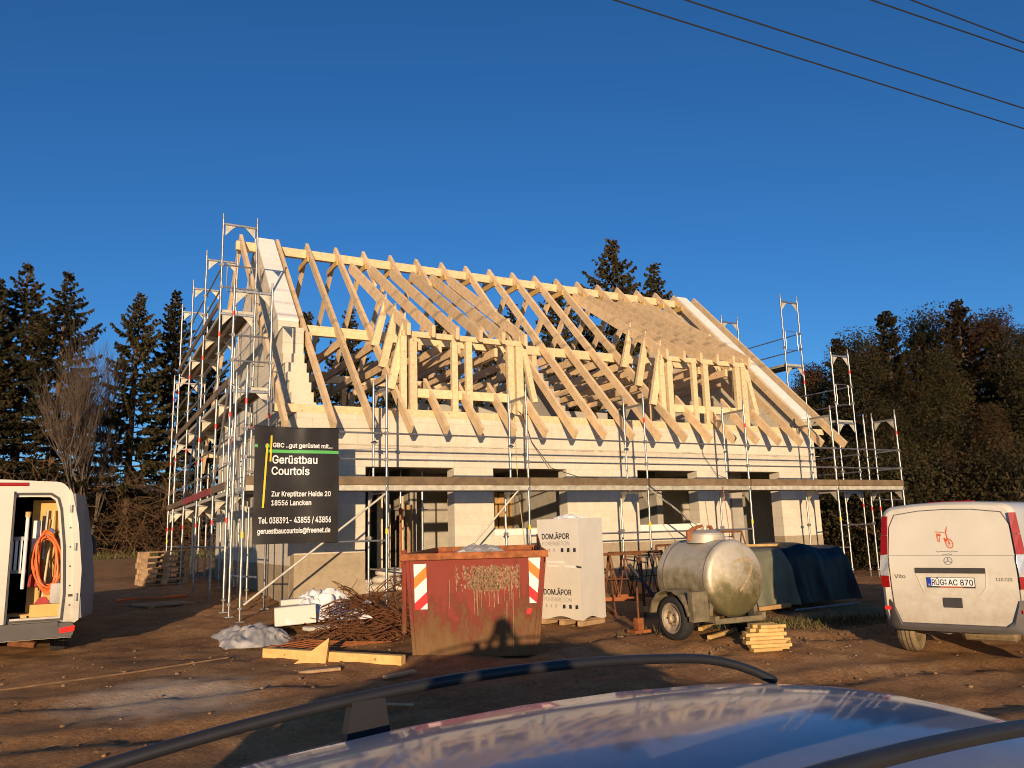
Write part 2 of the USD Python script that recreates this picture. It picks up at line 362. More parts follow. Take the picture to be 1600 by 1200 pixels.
# wheel ruts: two pairs of shallow curved tracks through the yard
for c0, k, w in ((-6.6, .012, .19), (-5.1, .012, .19), (-9.4, -.02, .2), (-7.9, -.02, .2)):
    yc = c0 + k * (GX + 2) ** 2 * .6 + .15 * np.sin(GX * .7)
    d = (GY - yc) / w
    GZ -= near * .034 * np.exp(-d * d) * (GX < 6) - near * .014 * np.exp(-((np.abs(d) - 1.7) / .6) ** 2) * (GX < 6)
    GZ += near * .011 * np.exp(-d * d) * np.sign(np.sin(GX * 2 * PI / .16 + np.abs(d) * 3)) * (GX < 6)
n0, n1 = GX.shape
idx = np.arange(n0 * n1).reshape(n0, n1)
gf = np.stack([idx[:-1, :-1], idx[:-1, 1:], idx[1:, 1:], idx[1:, :-1]], -1).reshape(-1, 4)
ground = usdkit.mesh(stage, '/World/ground', (np.c_[GX.ravel(), GY.ravel(), GZ.ravel()], gf), MATS['earth'], smooth=True)
tagp(ground.GetPrim(), 'bare brown earth of the building yard with wheel ruts', 'ground', kind='structure')

# ------------------------------------------------------------------ the house shell
YW, XL, XR, YB = 1.5, -1.36, 13.28, 11.54
APY, APZ, SL = 6.518, 9.536, .99
RX = [-1.737] + [-.797 + .798 * i for i in range(18)] + [13.685]
roofz = lambda y: APZ - SL * abs(APY - y)
H = thing('unfinished_house', 'long unfinished house of pale aerated concrete with a bare timber roof frame', 'house', (XL, YW, .3))

OPEN = [(.07, 2.06, .72, 3.0), (3.02, 4.94, 1.65, 3.0), (7.0, 8.89, 1.67, 3.0), (9.95, 11.81, .72, 3.0)]
def spans(z0, z1, x0=XL, x1=XR):
    out, x = [], x0
    for a, b, c, d in OPEN:
        if c < z1 - .02 and d > z0 + .02:
            out.append((x, a)); x = b
    out.append((x, x1)); return out
# mortar core just behind the block faces
core = MB()
for z0, z1 in ((.25, .72), (.72, 1.65), (1.65, 1.67), (1.67, 3.0), (3.0, 4.075)):
    for a, b in spans(z0, z1): core.box((a + .006, YW + .007, z0), (b - .006, YW + .35, z1))
front = part('front_wall', core, 'mortar', H)
rows = [(1.272 + .2469 * i, 1.272 + .2469 * (i + 1)) for i in range(8)] + [(3.462, 3.712), (3.712, 3.962), (3.962, 4.08)]
J = .002
for ri, (z0, z1) in enumerate(rows):
    zz = [z0]
    for c in (1.65, 1.67, 3.0):
        pass
    for a, b in spans(z0 + .09, z1 - .03):
        cuts = [a]
        x = XL + .625 * math.floor((a - XL) / .625) + (.3125 if ri % 2 else 0)
        while x < b - .12:
            if x > a + .12: cuts.append(x)
            x += .625
        cuts.append(b)
        for u, v in zip(cuts[:-1], cuts[1:]):
            d = rng.normal(0, .0012)
            bz0 = z0
            part('block', MB().box((u + J, YW + d, bz0 + J), (v - J, YW + .362, z1 - J)), 'block', front)
# sill blocks under the two windows
for a, b, c, d in OPEN[1:3]:
    part('window_sill', MB().box((a + .004, YW - .004, 1.52), (b - .004, YW + .30, c - .003)), 'coping', front)
# ring beam course and its squeezed-out mortar line
part('ring_beam', MB().box((XL, YW + .002, 3.252), (XR, YW + .362, 3.455)), 'ring_concrete', H)
ml = MB()
x = XL + .02
while x < XR - .1:
    L = rng.uniform(.08, .5); r = rng.uniform(.006, .018) if rng.random() > .15 else .03
    ml.tube([(x, YW - .002, 3.452 + rng.normal(0, .004)), (x + L / 2, YW - .006, 3.448 + rng.normal(0, .006)), (x + L, YW - .002, 3.452)], [r * .6, r, r * .6], 6); x += L * rng.uniform(.9, 1.25)
part('mortar_line', ml, 'mortar', H)
# plinth: two bands of a darker base course, standing a little proud
for z0, z1, pr in ((.2, .87, .016), (.876, 1.268, .010)):
    for a, b in spans(.8, 1.2):
        x = a; n = max(1, round((b - a) / 1.5)); w = (b - a) / n
        for k in range(n): part('plinth_panel', MB().box((a + w * k + .002, YW - pr, z0), (a + w * (k + 1) - .002, YW + .36, z1)), 'plinth', H)
# side and back walls, floor, slab
def side_wall(xa, xb, name):
    m = MB().prism([(YW + .366, .2), (YB, .2), (YB, 4.07), (YW + .366, 4.07)], 0, xa, xb)
    return part(name, m, 'mortar', H)
lw = side_wall(XL + .006, XL + .362, 'side_wall')
for ri in range(15):
    z0, z1 = .3 + .25 * ri, .3 + .25 * (ri + 1)
    y = YW + .37 - (.3 if ri % 2 else 0)
    while y < YB:
        a, b = max(y, YW + .37), min(y + .625, YB)
        if b - a > .05: part('block', MB().box((XL, a + J, z0 + J), (XL + .3, b - J, z1 - J)), 'block' if z0 > 1. else 'plinth', lw)
        y += .625
rw = side_wall(XR - .365, XR, 'side_wall')
bw = MB()
bx = [XL + .37, .6, 2.1, 4.2, 6.0, 8.6, 9.9, 10.6, 11.5, XR - .37]
for i in range(len(bx) - 1):
    lo = 3.0 if i % 2 else .2
    if i % 2 and i in (3, 5): bw.box((bx[i], YB - .365, .2), (bx[i + 1], YB, 1.6))
    bw.box((bx[i], YB - .365, lo), (bx[i + 1], YB, 4.07))
part('back_wall', bw, 'block', H)
part('floor_slab', MB().box((XL + .37, YW + .02, .25), (XR - .37, YB - .37, .70)), 'slab', H)
part('ceiling_slab', MB().box((XL + .37, YW + .37, 3.22), (XR - .37, YB - .37, 3.44)), 'slab', H)
# inner partitions
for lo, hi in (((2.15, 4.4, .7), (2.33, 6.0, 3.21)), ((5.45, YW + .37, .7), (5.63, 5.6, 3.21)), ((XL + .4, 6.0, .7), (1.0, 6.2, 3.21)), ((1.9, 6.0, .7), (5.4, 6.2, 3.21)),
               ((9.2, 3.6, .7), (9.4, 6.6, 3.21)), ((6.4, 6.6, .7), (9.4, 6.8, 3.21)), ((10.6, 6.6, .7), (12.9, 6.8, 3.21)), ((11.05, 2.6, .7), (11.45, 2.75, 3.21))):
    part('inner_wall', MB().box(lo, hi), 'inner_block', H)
for k in range(4):
    part('formwork_board', MB().box((3.55 + k * .5, 5.2, .72), (4.0 + k * .5, 5.24, 2.75 - .1 * (k % 2))), 'formwork', H)
part('formwork_board', MB().box((3.5, 5.15, 2.35), (5.4, 5.19, 2.5)), 'formwork', H)

# upper gable ends
def gable(xa, xb, stepped, name):
    pts = [(YW + .02, 4.08)]
    if stepped:
        y, z = YW + .28, 4.085
        while z < 5.5: pts += [(y, z), (y, z + .25)]; z += .25; y += .215
        pts = [(YW + .12, 4.08)] + [(q[0] - .0, q[1]) for q in pts[1:]]
        pts += [(2.95, pts[-1][1]), (2.95, 6.2), (3.45, 6.2)]
    else: pts += [(YW + .02, roofz(YW) - .02)]
    off = .045
    pts += [(3.45 if stepped else 1.7, roofz(3.45 if stepped else 1.7) - off)] if stepped else []
    pts += [(APY - .12, APZ - .12 - off), (APY + .12, APZ - .12 - off), (YB - .05, roofz(YB - .05) - off), (YB - .05, 4.08)]
    gp = part(name, MB().prism(sg.Polygon(pts).buffer(-.012, join_style=2), 0, xa + .008, xb - .008), 'mortar', H)
    return gp, sg.Polygon(pts)
def face_blocks(gp, poly, xa, xb, m='block'):
    k = 0
    z = 4.083
    while z < 9.5:
        y = YW - .3 * (k % 2)
        while y < YB:
            q = poly.intersection(sg.box(y + J, z + J, y + .625 - J, z + .25 - J))
            for w in getattr(q, 'geoms', [q]):
                if w.area > .004 and w.geom_type == 'Polygon': part('block', MB().prism(w, 0, xa, xb), m, gp)
            y += .625
        z += .25; k += 1
gl, pl = gable(XL, -.90, True, 'gable_wall')
face_blocks(gl, pl, XL, -.90)
gr, pr_ = gable(12.86, XR, False, 'gable_wall')
face_blocks(gr, pr_, 12.86, XR)
# smooth white copings along the rakes
def rake(xa, xb, y0, y1, nm='coping'):
    n = max(1, round(abs(y1 - y0) / .75))
    for k in range(n):
        a, b = y0 + (y1 - y0) * k / n, y0 + (y1 - y0) * (k + 1) / n
        e = .003 * np.sign(b - a)
        part(nm, MB().prism([(a + e, roofz(a + e) - .045), (b - e, roofz(b - e) - .045), (b - e, roofz(b - e) + .012), (a + e, roofz(a + e) + .012)], 0, xa - .004, xb + .004), 'coping', H)
rake(XL, -.90, 3.47, APY - .06); rake(12.86, XR, YW - .02, APY - .06); rake(12.86, XR, YB, APY + .06); rake(XL, -.9, YB, APY + .06)
# grey plastered partition in the attic, stepped along its front edge
st = [(1.75, 4.1)]
y, z = 1.75, 4.1
while z < 5.75: z += .25; st += [(y, z), (y + .25, z)]; y += .25
st += [(4.6, st[-1][1]), (4.6, 3.46), (1.75, 3.46)]
part('attic_wall', MB().prism(st, 0, 5.08, 5.3), 'plaster_grey', H)
part('attic_wall', MB().box((2.6, 6.2, 3.46), (9.5, 6.4, 5.2)), 'plaster_grey', H)

# ---- roof timbers
def rafter(i, back, ylo=None, yhi=None, tail=.71, m='timber'):
    x = RX[i]; w = .04; vd = .281
    f = (lambda y: 2 * APY - y) if back else (lambda y: y)
    if ylo is None:
        P = [(APY, APZ), (APY, APZ - vd), (tail + .141, roofz(tail) - .141), (tail, roofz(tail))]
        if yhi is not None: P = [(yhi, roofz(yhi)), (yhi + .02, roofz(yhi + .02) - vd), (tail + .141, roofz(tail) - .141), (tail, roofz(tail))]
    else: P = [(APY, APZ), (APY, APZ - vd), (ylo, roofz(ylo) - vd), (ylo, roofz(ylo))]
    P = [(f(a), b) for a, b in P]
    s = .003 if back else 0
    q = sg.Polygon(P)
    if not q.exterior.is_ccw: q = sg.Polygon(P[::-1])
    part('rafter', MB().prism(q, 0, x - w + s, x + w + s), m, H)
D1, D2 = (3, 7), (12, 16)
for i in range(20):
    rafter(i, True)
    if i in (4, 5, 6, 13, 14, 15):
        rafter(i, False, yhi=1.98); rafter(i, False, ylo=5.45)
    else: rafter(i, False)
def tim(name, a, b, w, h, up=(0, 0, 1), m='timber', parent=None): return part(name, MB().beam(a, b, w, h, up), m, parent or H)
tim('ridge_beam', (-1.86, APY, 9.20), (4.6, APY, 9.20), .14, .24, m='fresh_timber' if False else 'stud_timber')
tim('ridge_beam', (4.603, APY, 9.20), (12.84, APY, 9.20), .14, .24, m='stud_timber')
for yy, y2 in ((1.59, 0), (2 * APY - 1.59, 1)):
    for a, b in ((-1.80, 2.6), (2.604, 7.3), (7.304, 13.72)): tim('wall_plate', (a, yy, 4.16), (b, yy, 4.16), .17, .165, m='stud_timber')
for yy in (3.67, 2 * APY - 3.67):
    for a, b in ((-1.0, 4.7), (4.704, 12.9)): tim('purlin', (a, yy, 6.34), (b, yy, 6.34), .14, .24, m='stud_timber')
for i in range(1, 19):
    x = RX[i] + .0815
    tim('collar_beam', (x, 3.06 + .12 * ((i * 7) % 3) / 3, 6.06), (x, 9.9, 6.06), .08, .21)
    tim('ridge_tie', (RX[i] - .0815, 6.02, 8.93), (RX[i] - .0815, 7.02, 8.93), .05, .16, m='fresh_timber')
for x in (1.9, 5.4, 9.2):
    for yy in (3.67, 9.36): tim('post', (x, yy, 3.45), (x, yy, 6.21), .14, .14, (0, 1, 0))
# attic floor joists seen from below through the dormers
# ---- the two dormers
def dormer(x0, x1, studs, iL, iR):
    zh = lambda y: 6.16 + .6375 * (y - 1.45)
    yh = 1.64
    n = 3
    tim('dormer_header', (x0 - .06, yh, 5.94), (x1 + .06, yh, 5.94), .12, .13, m='stud_timber')
    for k in range(6):
        x = x0 + .02 + (x1 - x0 - .04) * k / 5
        P = [(1.40, zh(1.40) - .27), (1.40, zh(1.40)), (5.62, zh(5.62)), (5.82, zh(5.62) - .12), (5.72, zh(5.62) - .25)]
        q = sg.Polygon(P)
        part('dormer_rafter', MB().prism(sg.Polygon(q.exterior.coords[::-1]) if not q.exterior.is_ccw else q, 0, x - .042, x + .042), 'timber', H)
        if k in (2, 3): tim('dormer_block', (x + .09, yh - .03, 6.04), (x + .09, yh - .03, 6.22), .07, .09, (0, 1, 0), 'fresh_timber')
    for a, b in studs: part('dormer_stud', MB().beam(((a + b) / 2, yh + .0, 4.245), ((a + b) / 2, yh + .0, 5.872), b - a, .12, (0, 1, 0)), 'stud_timber', H)
    a, b = studs[1][1], studs[-2][0]
    tim('dormer_sill', (a + .003, yh + .06, 4.64), (b - .003, yh + .06, 4.64), .10, .20, m='stud_timber')
    for y, (xb, xt) in ((1.72, (-.30, .02)), (2.32, (-.27, .02)), (2.96, (-.24, .02))):
        zb = roofz(y) - .04
        zt = zh(y) + .10
        part('cheek_stud', MB().prism(sg.Polygon([(x0 + xb - .09, zb - .03), (x0 + xb + .09, zb - .05), (x0 + .03, zb + (zt - zb) * .55), (x0 + .05, zt), (x0 + .03, zt)]), 1, y - .05, y + .05), 'stud_timber', H)
        if y < 2: tim('cheek_stud', (x1 - xb - .02, y - .12, roofz(y) - .22), (x1 - xt, y - .05, zh(y) - .2), .13, .11, (0, 1, 0), 'stud_timber')
        else: tim('cheek_stud', (x1 - xb - .1, y, zb), (x1 - xt, y, zh(y) + .02), .085, .15, (0, 1, 0), 'stud_timber')
    for k in range(3): tim('dormer_joist', (x0 + .4 + k * .95, 1.72, 5.72), (x0 + .4 + k * .95, 6.3, 5.72), .08, .2)
dormer(.98, 3.93, [(.88, 1.02), (1.10, 1.26), (2.10, 2.24), (2.45, 2.60), (3.52, 3.68), (3.74, 3.92)], 3, 7)
dormer(8.08, 10.98, [(7.98, 8.12), (8.22, 8.38), (9.06, 9.20), (9.45, 9.61), (10.58, 10.74), (10.80, 10.98)], 12, 16)
# chalky foam dabs and clips where rafters sit on the plate
for i in range(2, 18, 2): part('foam_dab', MB().tm(trimesh.creation.icosphere(1, .035)).xf(frame((RX[i] + .07, 1.5, 4.25), (1, 0, 0), (0, 1, 0), (0, 0, 1))), 'film_white', H)

# ------------------------------------------------------------------ scaffolds
def tape(pole, x, y, z, m, L=.10, r=.0262): part('tape', MB().tube([(x, y, z), (x, y, z + L)], r, 10), m, pole)
class Scaffold:
    def __init__(s, label, loc): s.t = thing('scaffold', label, 'scaffold', loc)
    def pole(s, x, y, z0, z1, tp=(), m='steel', jack=True):
        p = part('standard', MB().tube([(x, y, z0 + (.25 if jack else 0)), (x, y, z1)], .0242, 10), m, s.t, smooth=40)
        if jack:
            part('base_jack', MB().tube([(x, y, z0), (x, y, z0 + .33)], .017, 8).box((x - .075, y - .075, z0 - .01), (x + .075, y + .075, z0 + .008)).lathe([(0, z0 + .2), (.045, z0 + .2), (.045, z0 + .23), (0, z0 + .23)], 10, rz(0, (x, y, 0))), 'steel_dull', p)
        part('spigot', MB().tube([(x, y, z1), (x, y, z1 + .14)], .0185, 8), 'steel_dull', p)
        for z, mm in tp: tape(p, x, y, z, mm)
        return p
    def coupler(s, x, y, z, p): part('coupler', MB().box((x - .034, y - .034, z - .035), (x + .034, y + .034, z + .035)).tube([(x - .07, y, z), (x + .07, y, z)], .012, 6), 'steel_dull', p)
    def bar(s, name, a, b, r=.02, m='steel', n=8): return part(name, MB().tube([a, b], r, n), m, s.t, smooth=40)
    def transom(s, a, b):
        """the cross bar of a frame with its two gusset plates"""
        a, b = V(*a), V(*b); d = (b - a) / np.linalg.norm(b - a)
        t = part('transom', MB().beam(a, b, .045, .05), 'steel', s.t)
        for o, sg_ in ((a, 1), (b, -1)):
            pts = [o + d * sg_ * .03 - V(0, 0, .03), o + d * sg_ * .24 - V(0, 0, .03), o + d * sg_ * .15 - V(0, 0, .12), o + d * sg_ * .03 - V(0, 0, .26)]
            sd = np.cross(d, V(0, 0, 1)) * .004
            v = np.array([q - sd for q in pts] + [q + sd for q in pts])
            part('gusset', MB().add(v, [(0, 1, 2, 3), (7, 6, 5, 4), (0, 4, 5, 1), (1, 5, 6, 2), (2, 6, 7, 3), (3, 7, 4, 0)]), 'deck_steel', t)
    def deck(s, a, b, w0, w1, z, ax, m='deck_ply'):
        """two decks side by side between a and b along axis ax, across w0..w1: steel edge, ply inside"""
        n = 2; w = (w1 - w0) / n
        for k in range(n):
            c0, c1 = w0 + w * k + .008, w0 + w * (k + 1) - .008
            e = MB()
            B = (lambda lo, hi: e.box(lo, hi)) if ax == 0 else (lambda lo, hi: e.box((lo[1], lo[0], lo[2]), (hi[1], hi[0], hi[2])))
            B((a + .03, c0, z - .075), (b - .03, c0 + .03, z)); B((a + .03, c1 - .03, z - .075), (b - .03, c1, z))
            B((a + .03, c0 + .03, z - .06), (a + .08, c1 - .03, z)); B((b - .08, c0 + .03, z - .06), (b - .03, c1 - .03, z))
            d = part('deck', e, 'deck_steel', s.t)
            f = MB(); lo, hi = (a + .08, c0 + .03, z - .022), (b - .08, c1 - .03, z - .004)
            f.box(lo, hi) if ax == 0 else f.box((lo[1], lo[0], lo[2]), (hi[1], hi[0], hi[2]))
            part('deck_panel', f, m, d)

# front scaffold along the facade
FX = [-2.6, 0., 3.07, 6.14, 9.21, 12.28, 14.87]
ZD = 2.51
S1 = Scaffold('front scaffold along the facade with a brown toe board and one long deck', (FX[0], 0, .1))
for i, x in enumerate(FX):
    o = S1.pole(x, 0, g(x, 0), ZD + 2.0, [(1.62, 'yellow_tape')] + ([(3.95, 'red_tape')] if i in (0, 3, 4, 6) else []))
    S1.coupler(x, 0, ZD - .06, o); S1.coupler(x, 0, ZD + .5, o); S1.coupler(x, 0, ZD + 1., o)
    inn = S1.pole(x - (.02 if i else .06), .73, ZD - .1 if i else g(x, .7), ZD + 2.0, jack=(i == 0))
    S1.coupler(x, .73, ZD + .9, inn)
    if 0 < i:
        low = S1.pole(x, 1.05, g(x, 1.05), ZD - .14, [(1.9, 'red_tape')] if i == 6 else ())
        S1.coupler(x, 1.05, 1.55, low)
    S1.transom((x, .025, ZD - .1), (x, 1.03 if i else .7, ZD - .1))
    S1.transom((x, .025, ZD + 1.87), (x, .705, ZD + 1.87))
for i in range(6):
    a, b = FX[i], FX[i + 1]
    S1.deck(a, b, .03, .70, ZD, 0)
    part('toe_board', MB().beam((a + .02, -.045, ZD + .095), (b - .02, -.045, ZD + .095), .032, .16), 'toe_wood', S1.t)
    part('deck_rim', MB().box((a + .03, -.03, ZD - .085), (b - .03, .026, ZD + .012)), 'deck_steel', S1.t)
    for z in (.5, 1.0): S1.bar('guard_rail', (a, .028, ZD + z), (b, .028, ZD + z), .0185)
    if i in (2, 3): S1.bar('guard_rail', (a, .03, 1.50), (b, .03, 1.50), .0185)
    if i == 5: S1.bar('guard_rail', (a, .03, 1.52), (b, 1.0, 1.52), .0185)
    S1.bar('lower_brace', (a, 1.05, .95), (a + .25, .02, .95), .017)
S1.bar('guard_rail', (14.87, 0, ZD + 1.), (14.87, .73, ZD + 1.)); S1.bar('guard_rail', (14.87, 0, ZD + .5), (14.87, .73, ZD + .5))
S1.bar('diagonal_brace', (-.04, -.035, 2.36), (-2.55, -.035, .50), .0215, 'deck_steel')
S1.bar('diagonal_brace', (3.03, -.035, 2.64), (1.55, .4, .95), .019, 'deck_steel')
S1.bar('diagonal_brace', (6.2, -.035, 2.42), (9.15, -.035, .55), .0215, 'deck_steel')
S1.bar('lower_rail', (-1.2, .03, 1.50), (0, .03, 1.5), .018)

# scaffold round the left gable, stepping up with the roof
S2 = Scaffold('left gable scaffold of many poles stepping up with the roof', (-2.63, 6, .2))
XO, XI = -2.66, -1.93
FY = [(1.35, 6.51), (3.15, 8.55), (5.72, 8.55), (8.32, 8.55), (10.9, 8.55), (12.3, 6.6)]
for k, (y, top) in enumerate(FY):
    tp = [(z, 'red_tape') for z in (1.9, 3.9, 5.9) if (k + z) % 2 > -.5 and z < top - .4]
    o = S2.pole(XO, y, g(XO, y), top, tp + ([(1.55, 'yellow_tape')] if k == 5 else []))
    i_ = S2.pole(XI, y, g(XI, y), top, tp[1:2])
    z = ZD
    while z < top - .3:
        S2.transom((XO + .02, y, z - .1), (XI - .02, y, z - .1))
        S2.coupler(XO, y, z + 1, o); S2.coupler(XI, y, z + .5, i_); S2.coupler(XO, y, z + .5, o)
        z += 2
    S2.transom((XO + .02, y, top - .1), (XI - .02, y, top - .1))
for k in range(5):
    a, b = FY[k][0], FY[k + 1][0]
    for lv, z in enumerate((ZD, ZD + 2, ZD + 4)):
        if lv == 2 and k not in (1, 2, 3): continue
        if lv == 1 and k == 4: continue
        S2.deck(a, b, XO + .03, XI - .03, z, 1)
        for dz in (.5, 1.): S2.bar('guard_rail', (XO + .026, a, z + dz), (XO + .026, b, z + dz), .0185, 'steel_dull')
        part('toe_board', MB().beam((XO - .04, a + .02, z + .09), (XO - .04, b - .02, z + .09), .03, .15), 'red_board' if (lv == 0 and k in (1, 2)) else 'toe_wood', S2.t)
    S2.bar('guard_rail', (XO + .026, a, 1.45), (XO + .026, b, 1.45), .0185)
    if k in (0, 2): S2.bar('diagonal_brace', (XO - .03, a + .05, ZD + 2), (XO - .03, b - .05, ZD), .0215, 'blue_steel' if k == 2 else 'steel_dull')
S2.deck(.05, 1.33, XO + .03, XI - .03, ZD, 1)
for y, z0 in ((1.35, ZD + 2), (3.15, ZD + 4)):            # end frames closing the open side of a deck
    for dz in (.5, 1.): S2.bar('end_rail', (XO, y, z0 + dz), (XI, y, z0 + dz), .017)
    part('end_guard', MB().tube([(XO + .12, y + .03, z0 + 1.02), (XO + .12, y + .03, z0 + .42), (XI - .12, y + .03, z0 + .42), (XI - .12, y + .03, z0 + 1.02), (XO + .12, y + .03, z0 + 1.02)], .012, 6), 'steel', S2.t)
# inner ladder
for zb in (ZD - 1.9, ZD + .1):
    L = MB(); y0, y1 = 4.0, 4.0
    xa, xb = -2.15, -1.99
    for q in (3.7, 4.1): L.tube([(-2.1, q, zb), (-2.3, q, zb + 2.2)], .018, 6)
    for k in range(8): L.tube([(-2.1 - .2 * k / 8, 3.7, zb + .15 + k * .26), (-2.1 - .2 * k / 8, 4.1, zb + .15 + k * .26)], .012, 6)
    part('ladder', L, 'steel', S2.t)
for k, y in enumerate((4.4, 7.0, 9.6)):
    S2.pole(XI + .02, y, g(XI, y), ZD + 1.1 + (k % 2) * 2, (), jack=True)
    S2.bar('wall_tie', (XI, y, 2.2), (XL - .01, y, 2.2), .014)

# scaffold at the right gable
S3 = Scaffold('right gable scaffold rising beyond the end of the roof', (14.4, 6, .1))
XI3, XO3 = 14.05, 14.78
FY3 = [(1.25, 6.5), (2.95, 8.6), (5.62, 8.6), (8.2, 8.6), (10.8, 8.0)]
for k, (y, top) in enumerate(FY3):
    o = S3.pole(XO3, y, g(XO3, y), top, [(z, 'red_tape') for z in (2.0, 5.9, 6.2) if z < top - .4 and k < 2])
    i_ = S3.pole(XI3, y, g(XI3, y), top)
    for z in (ZD, ZD + 2, ZD + 4):
        if z > top - .3: continue
        S3.transom((XI3 + .02, y, z - .1), (XO3 - .02, y, z - .1))
        S3.coupler(XO3, y, z + 1, o); S3.coupler(XO3, y, z + .5, o); S3.coupler(XI3, y, z + .5, i_)
    S3.transom((XI3 + .02, y, top - .1), (XO3 - .02, y, top - .1))
for k in range(4):
    a, b = FY3[k][0], FY3[k + 1][0]
    for lv, z in enumerate((ZD, ZD + 2, ZD + 4)):
        if lv == 2 and k == 0: continue
        S3.deck(a, b, XI3 + .03, XO3 - .03, z, 1)
        for dz in (.5, 1.): S3.bar('guard_rail', (XO3 - .026, a, z + dz), (XO3 - .026, b, z + dz), .0185)
for y, z0 in ((1.25, ZD + 2), (2.95, ZD + 4)):
    part('end_guard', MB().tube([(XI3 + .12, y + .03, z0 + 1.05), (XI3 + .12, y + .03, z0 + .45), (XO3 - .1, y + .03, z0 + .45), (XO3 - .1, y + .03, z0 + 1.05), (XI3 + .12, y + .03, z0 + 1.05)], .012, 6), 'steel', S3.t)
S3.pole(14.75, .93, ZD - .1, ZD + 2.0, jack=False)
S3.pole(15.3, 1.1, g(15.3, 1.1), 2.35, [(1.9, 'red_tape')]); S3.pole(15.62, .95, g(15.6, .9), 2.4)
S3.bar('guard_rail', (14.9, 1.1, 2.2), (16.2, 1.0, 2.2), .017)

# ------------------------------------------------------------------ the contractor's banner on the scaffold
B = thing('advertising_banner', 'black advertising banner with white lettering and a green stripe, hung on the scaffold', 'banner', (-1.7, -.08, 1.5))
bx0, bx1, bz0, bz1 = -2.46, -.95, 1.50, 3.56
nx, nz = 26, 30
uu, ww = np.meshgrid(np.linspace(0, 1, nx), np.linspace(0, 1, nz))
yw = -.085 - .018 * np.sin(uu * 9 + ww * 2) - .006 * np.sin(uu * 5 - ww * 14) * (1 - .4 * ww) - .008 * np.sin(uu * 23) * np.clip(ww * 4 - 2.9, 0, 1) - .02 * np.sin(ww * PI)
Xb = bx0 + (bx1 - bx0) * uu + .03 * (1 - ww) * (1 - 2 * uu) * .3; Zb = bz0 + (bz1 - bz0) * ww + .02 * np.sin(uu * PI) * (ww > .5) * -1
def sheet(X, Y, Z, th=.003):
    n, m = X.shape
    i = np.arange(n * m).reshape(n, m)
    q = np.stack([i[:-1, :-1], i[:-1, 1:], i[1:, 1:], i[1:, :-1]], -1).reshape(-1, 4)
    v = np.stack([X, Y, Z], -1).reshape(-1, 3)
    return v, q
v, q = sheet(Xb, yw, Zb)
v2 = v + V(0, .004, 0)
part('sheet', MB().add(v, q).add(v2, q[:, ::-1]), 'sign_black', B, smooth=True)
def yb(x, z):
    u, w = (x - bx0) / (bx1 - bx0), (z - bz0) / (bz1 - bz0)
    return -.085 - .018 * np.sin(u * 9 + w * 2) - .006 * np.sin(u * 5 - w * 14) * (1 - .4 * w) - .008 * np.sin(u * 23) * np.clip(w * 4 - 2.9, 0, 1) - .02 * np.sin(w * PI)
def drape(t, x, z, sx=1., off=.004):
    """puts lettering (in xy, facing +z) on the banner at x, z"""
    t = t.copy(); v = t.vertices
    X, Z = x + v[:, 0] * sx, z + v[:, 1]
    return np.c_[X, yb(X, Z) - off - v[:, 2], Z], t.faces
def words(txt, x, z, h, w, m='sign_white'):
    t = meshkit.text_mesh(txt, h, .0015, bold=True)
    sx = w / (t.bounds[1][0] - t.bounds[0][0])
    part('lettering', drape(t, x - t.bounds[0][0] * sx, z, sx), m, B)
words('GBC ..gut gerüstet mit...', -2.14, 3.185, .075, 1.07)
words('Gerüstbau', -2.145, 2.90, .135, .79)
words('Courtois', -2.155, 2.70, .135, .66)
words('Zur Kreptitzer Heide 20', -2.15, 2.32, .085, 1.05)
words('18556 Lancken', -2.15, 2.165, .085, .70)
words('Tel. 038391- 43855 / 43856', -2.36, 1.855, .10, 1.27)
words('geruestbaucourtois@freenet.de', -2.37, 1.68, .085, 1.27)
def stripe(x0, x1, z0, z1, m, off, slant=0.):
    U, W = np.meshgrid(np.linspace(0, 1, 24 if x1 - x0 > .3 else 2), np.linspace(0, 1, 2 if x1 - x0 > .3 else 16))
    X, Z = x0 + (x1 - x0) * U + slant * W, z0 + (z1 - z0) * W
    part('stripe', sheet(X, yb(X, Z) - off, Z), m, B)
stripe(-2.455, -2.20, 3.175, 3.23, 'sign_green', .005); stripe(-2.22, -.955, 3.085, 3.14, 'sign_green', .0055)
stripe(-2.31, -2.278, 2.12, 3.245, 'sign_yellow', .007, .055); stripe(-2.195, -2.165, 2.93, 3.39, 'sign_yellow', .0075, .015)
part('rope', MB().tube([(-2.62, -.05, 3.57), (-2.44, -.1, 3.56), (-1.7, -.1, 3.54), (-.96, -.1, 3.56), (0, -.05, 3.6)], .006, 5), 'cable_dark', B)

# ------------------------------------------------------------------ skip
CR, CF = V(math.cos(YAW), -math.sin(YAW), 0), V(math.sin(YAW), math.cos(YAW), 0)
SO = V(-1.22, -4.48, .03)
SK = thing('waste_skip', 'worn red waste skip with warning stripes in front of the house', 'skip', tuple(SO), -YAW)
# local: x to the right, y away from the viewer, z up
W0, HS, LS = 1.58, 1.29, 3.3
xl, xr = -.055, W0 + .13                      # width at the rim
def slab4(q, th, n):
    q = np.array(q, float); n = V(*n) * th
    return MB().add(np.vstack([q, q + n]), [(0, 1, 2, 3), (7, 6, 5, 4), (0, 4, 5, 1), (1, 5, 6, 2), (2, 6, 7, 3), (3, 7, 4, 0)])
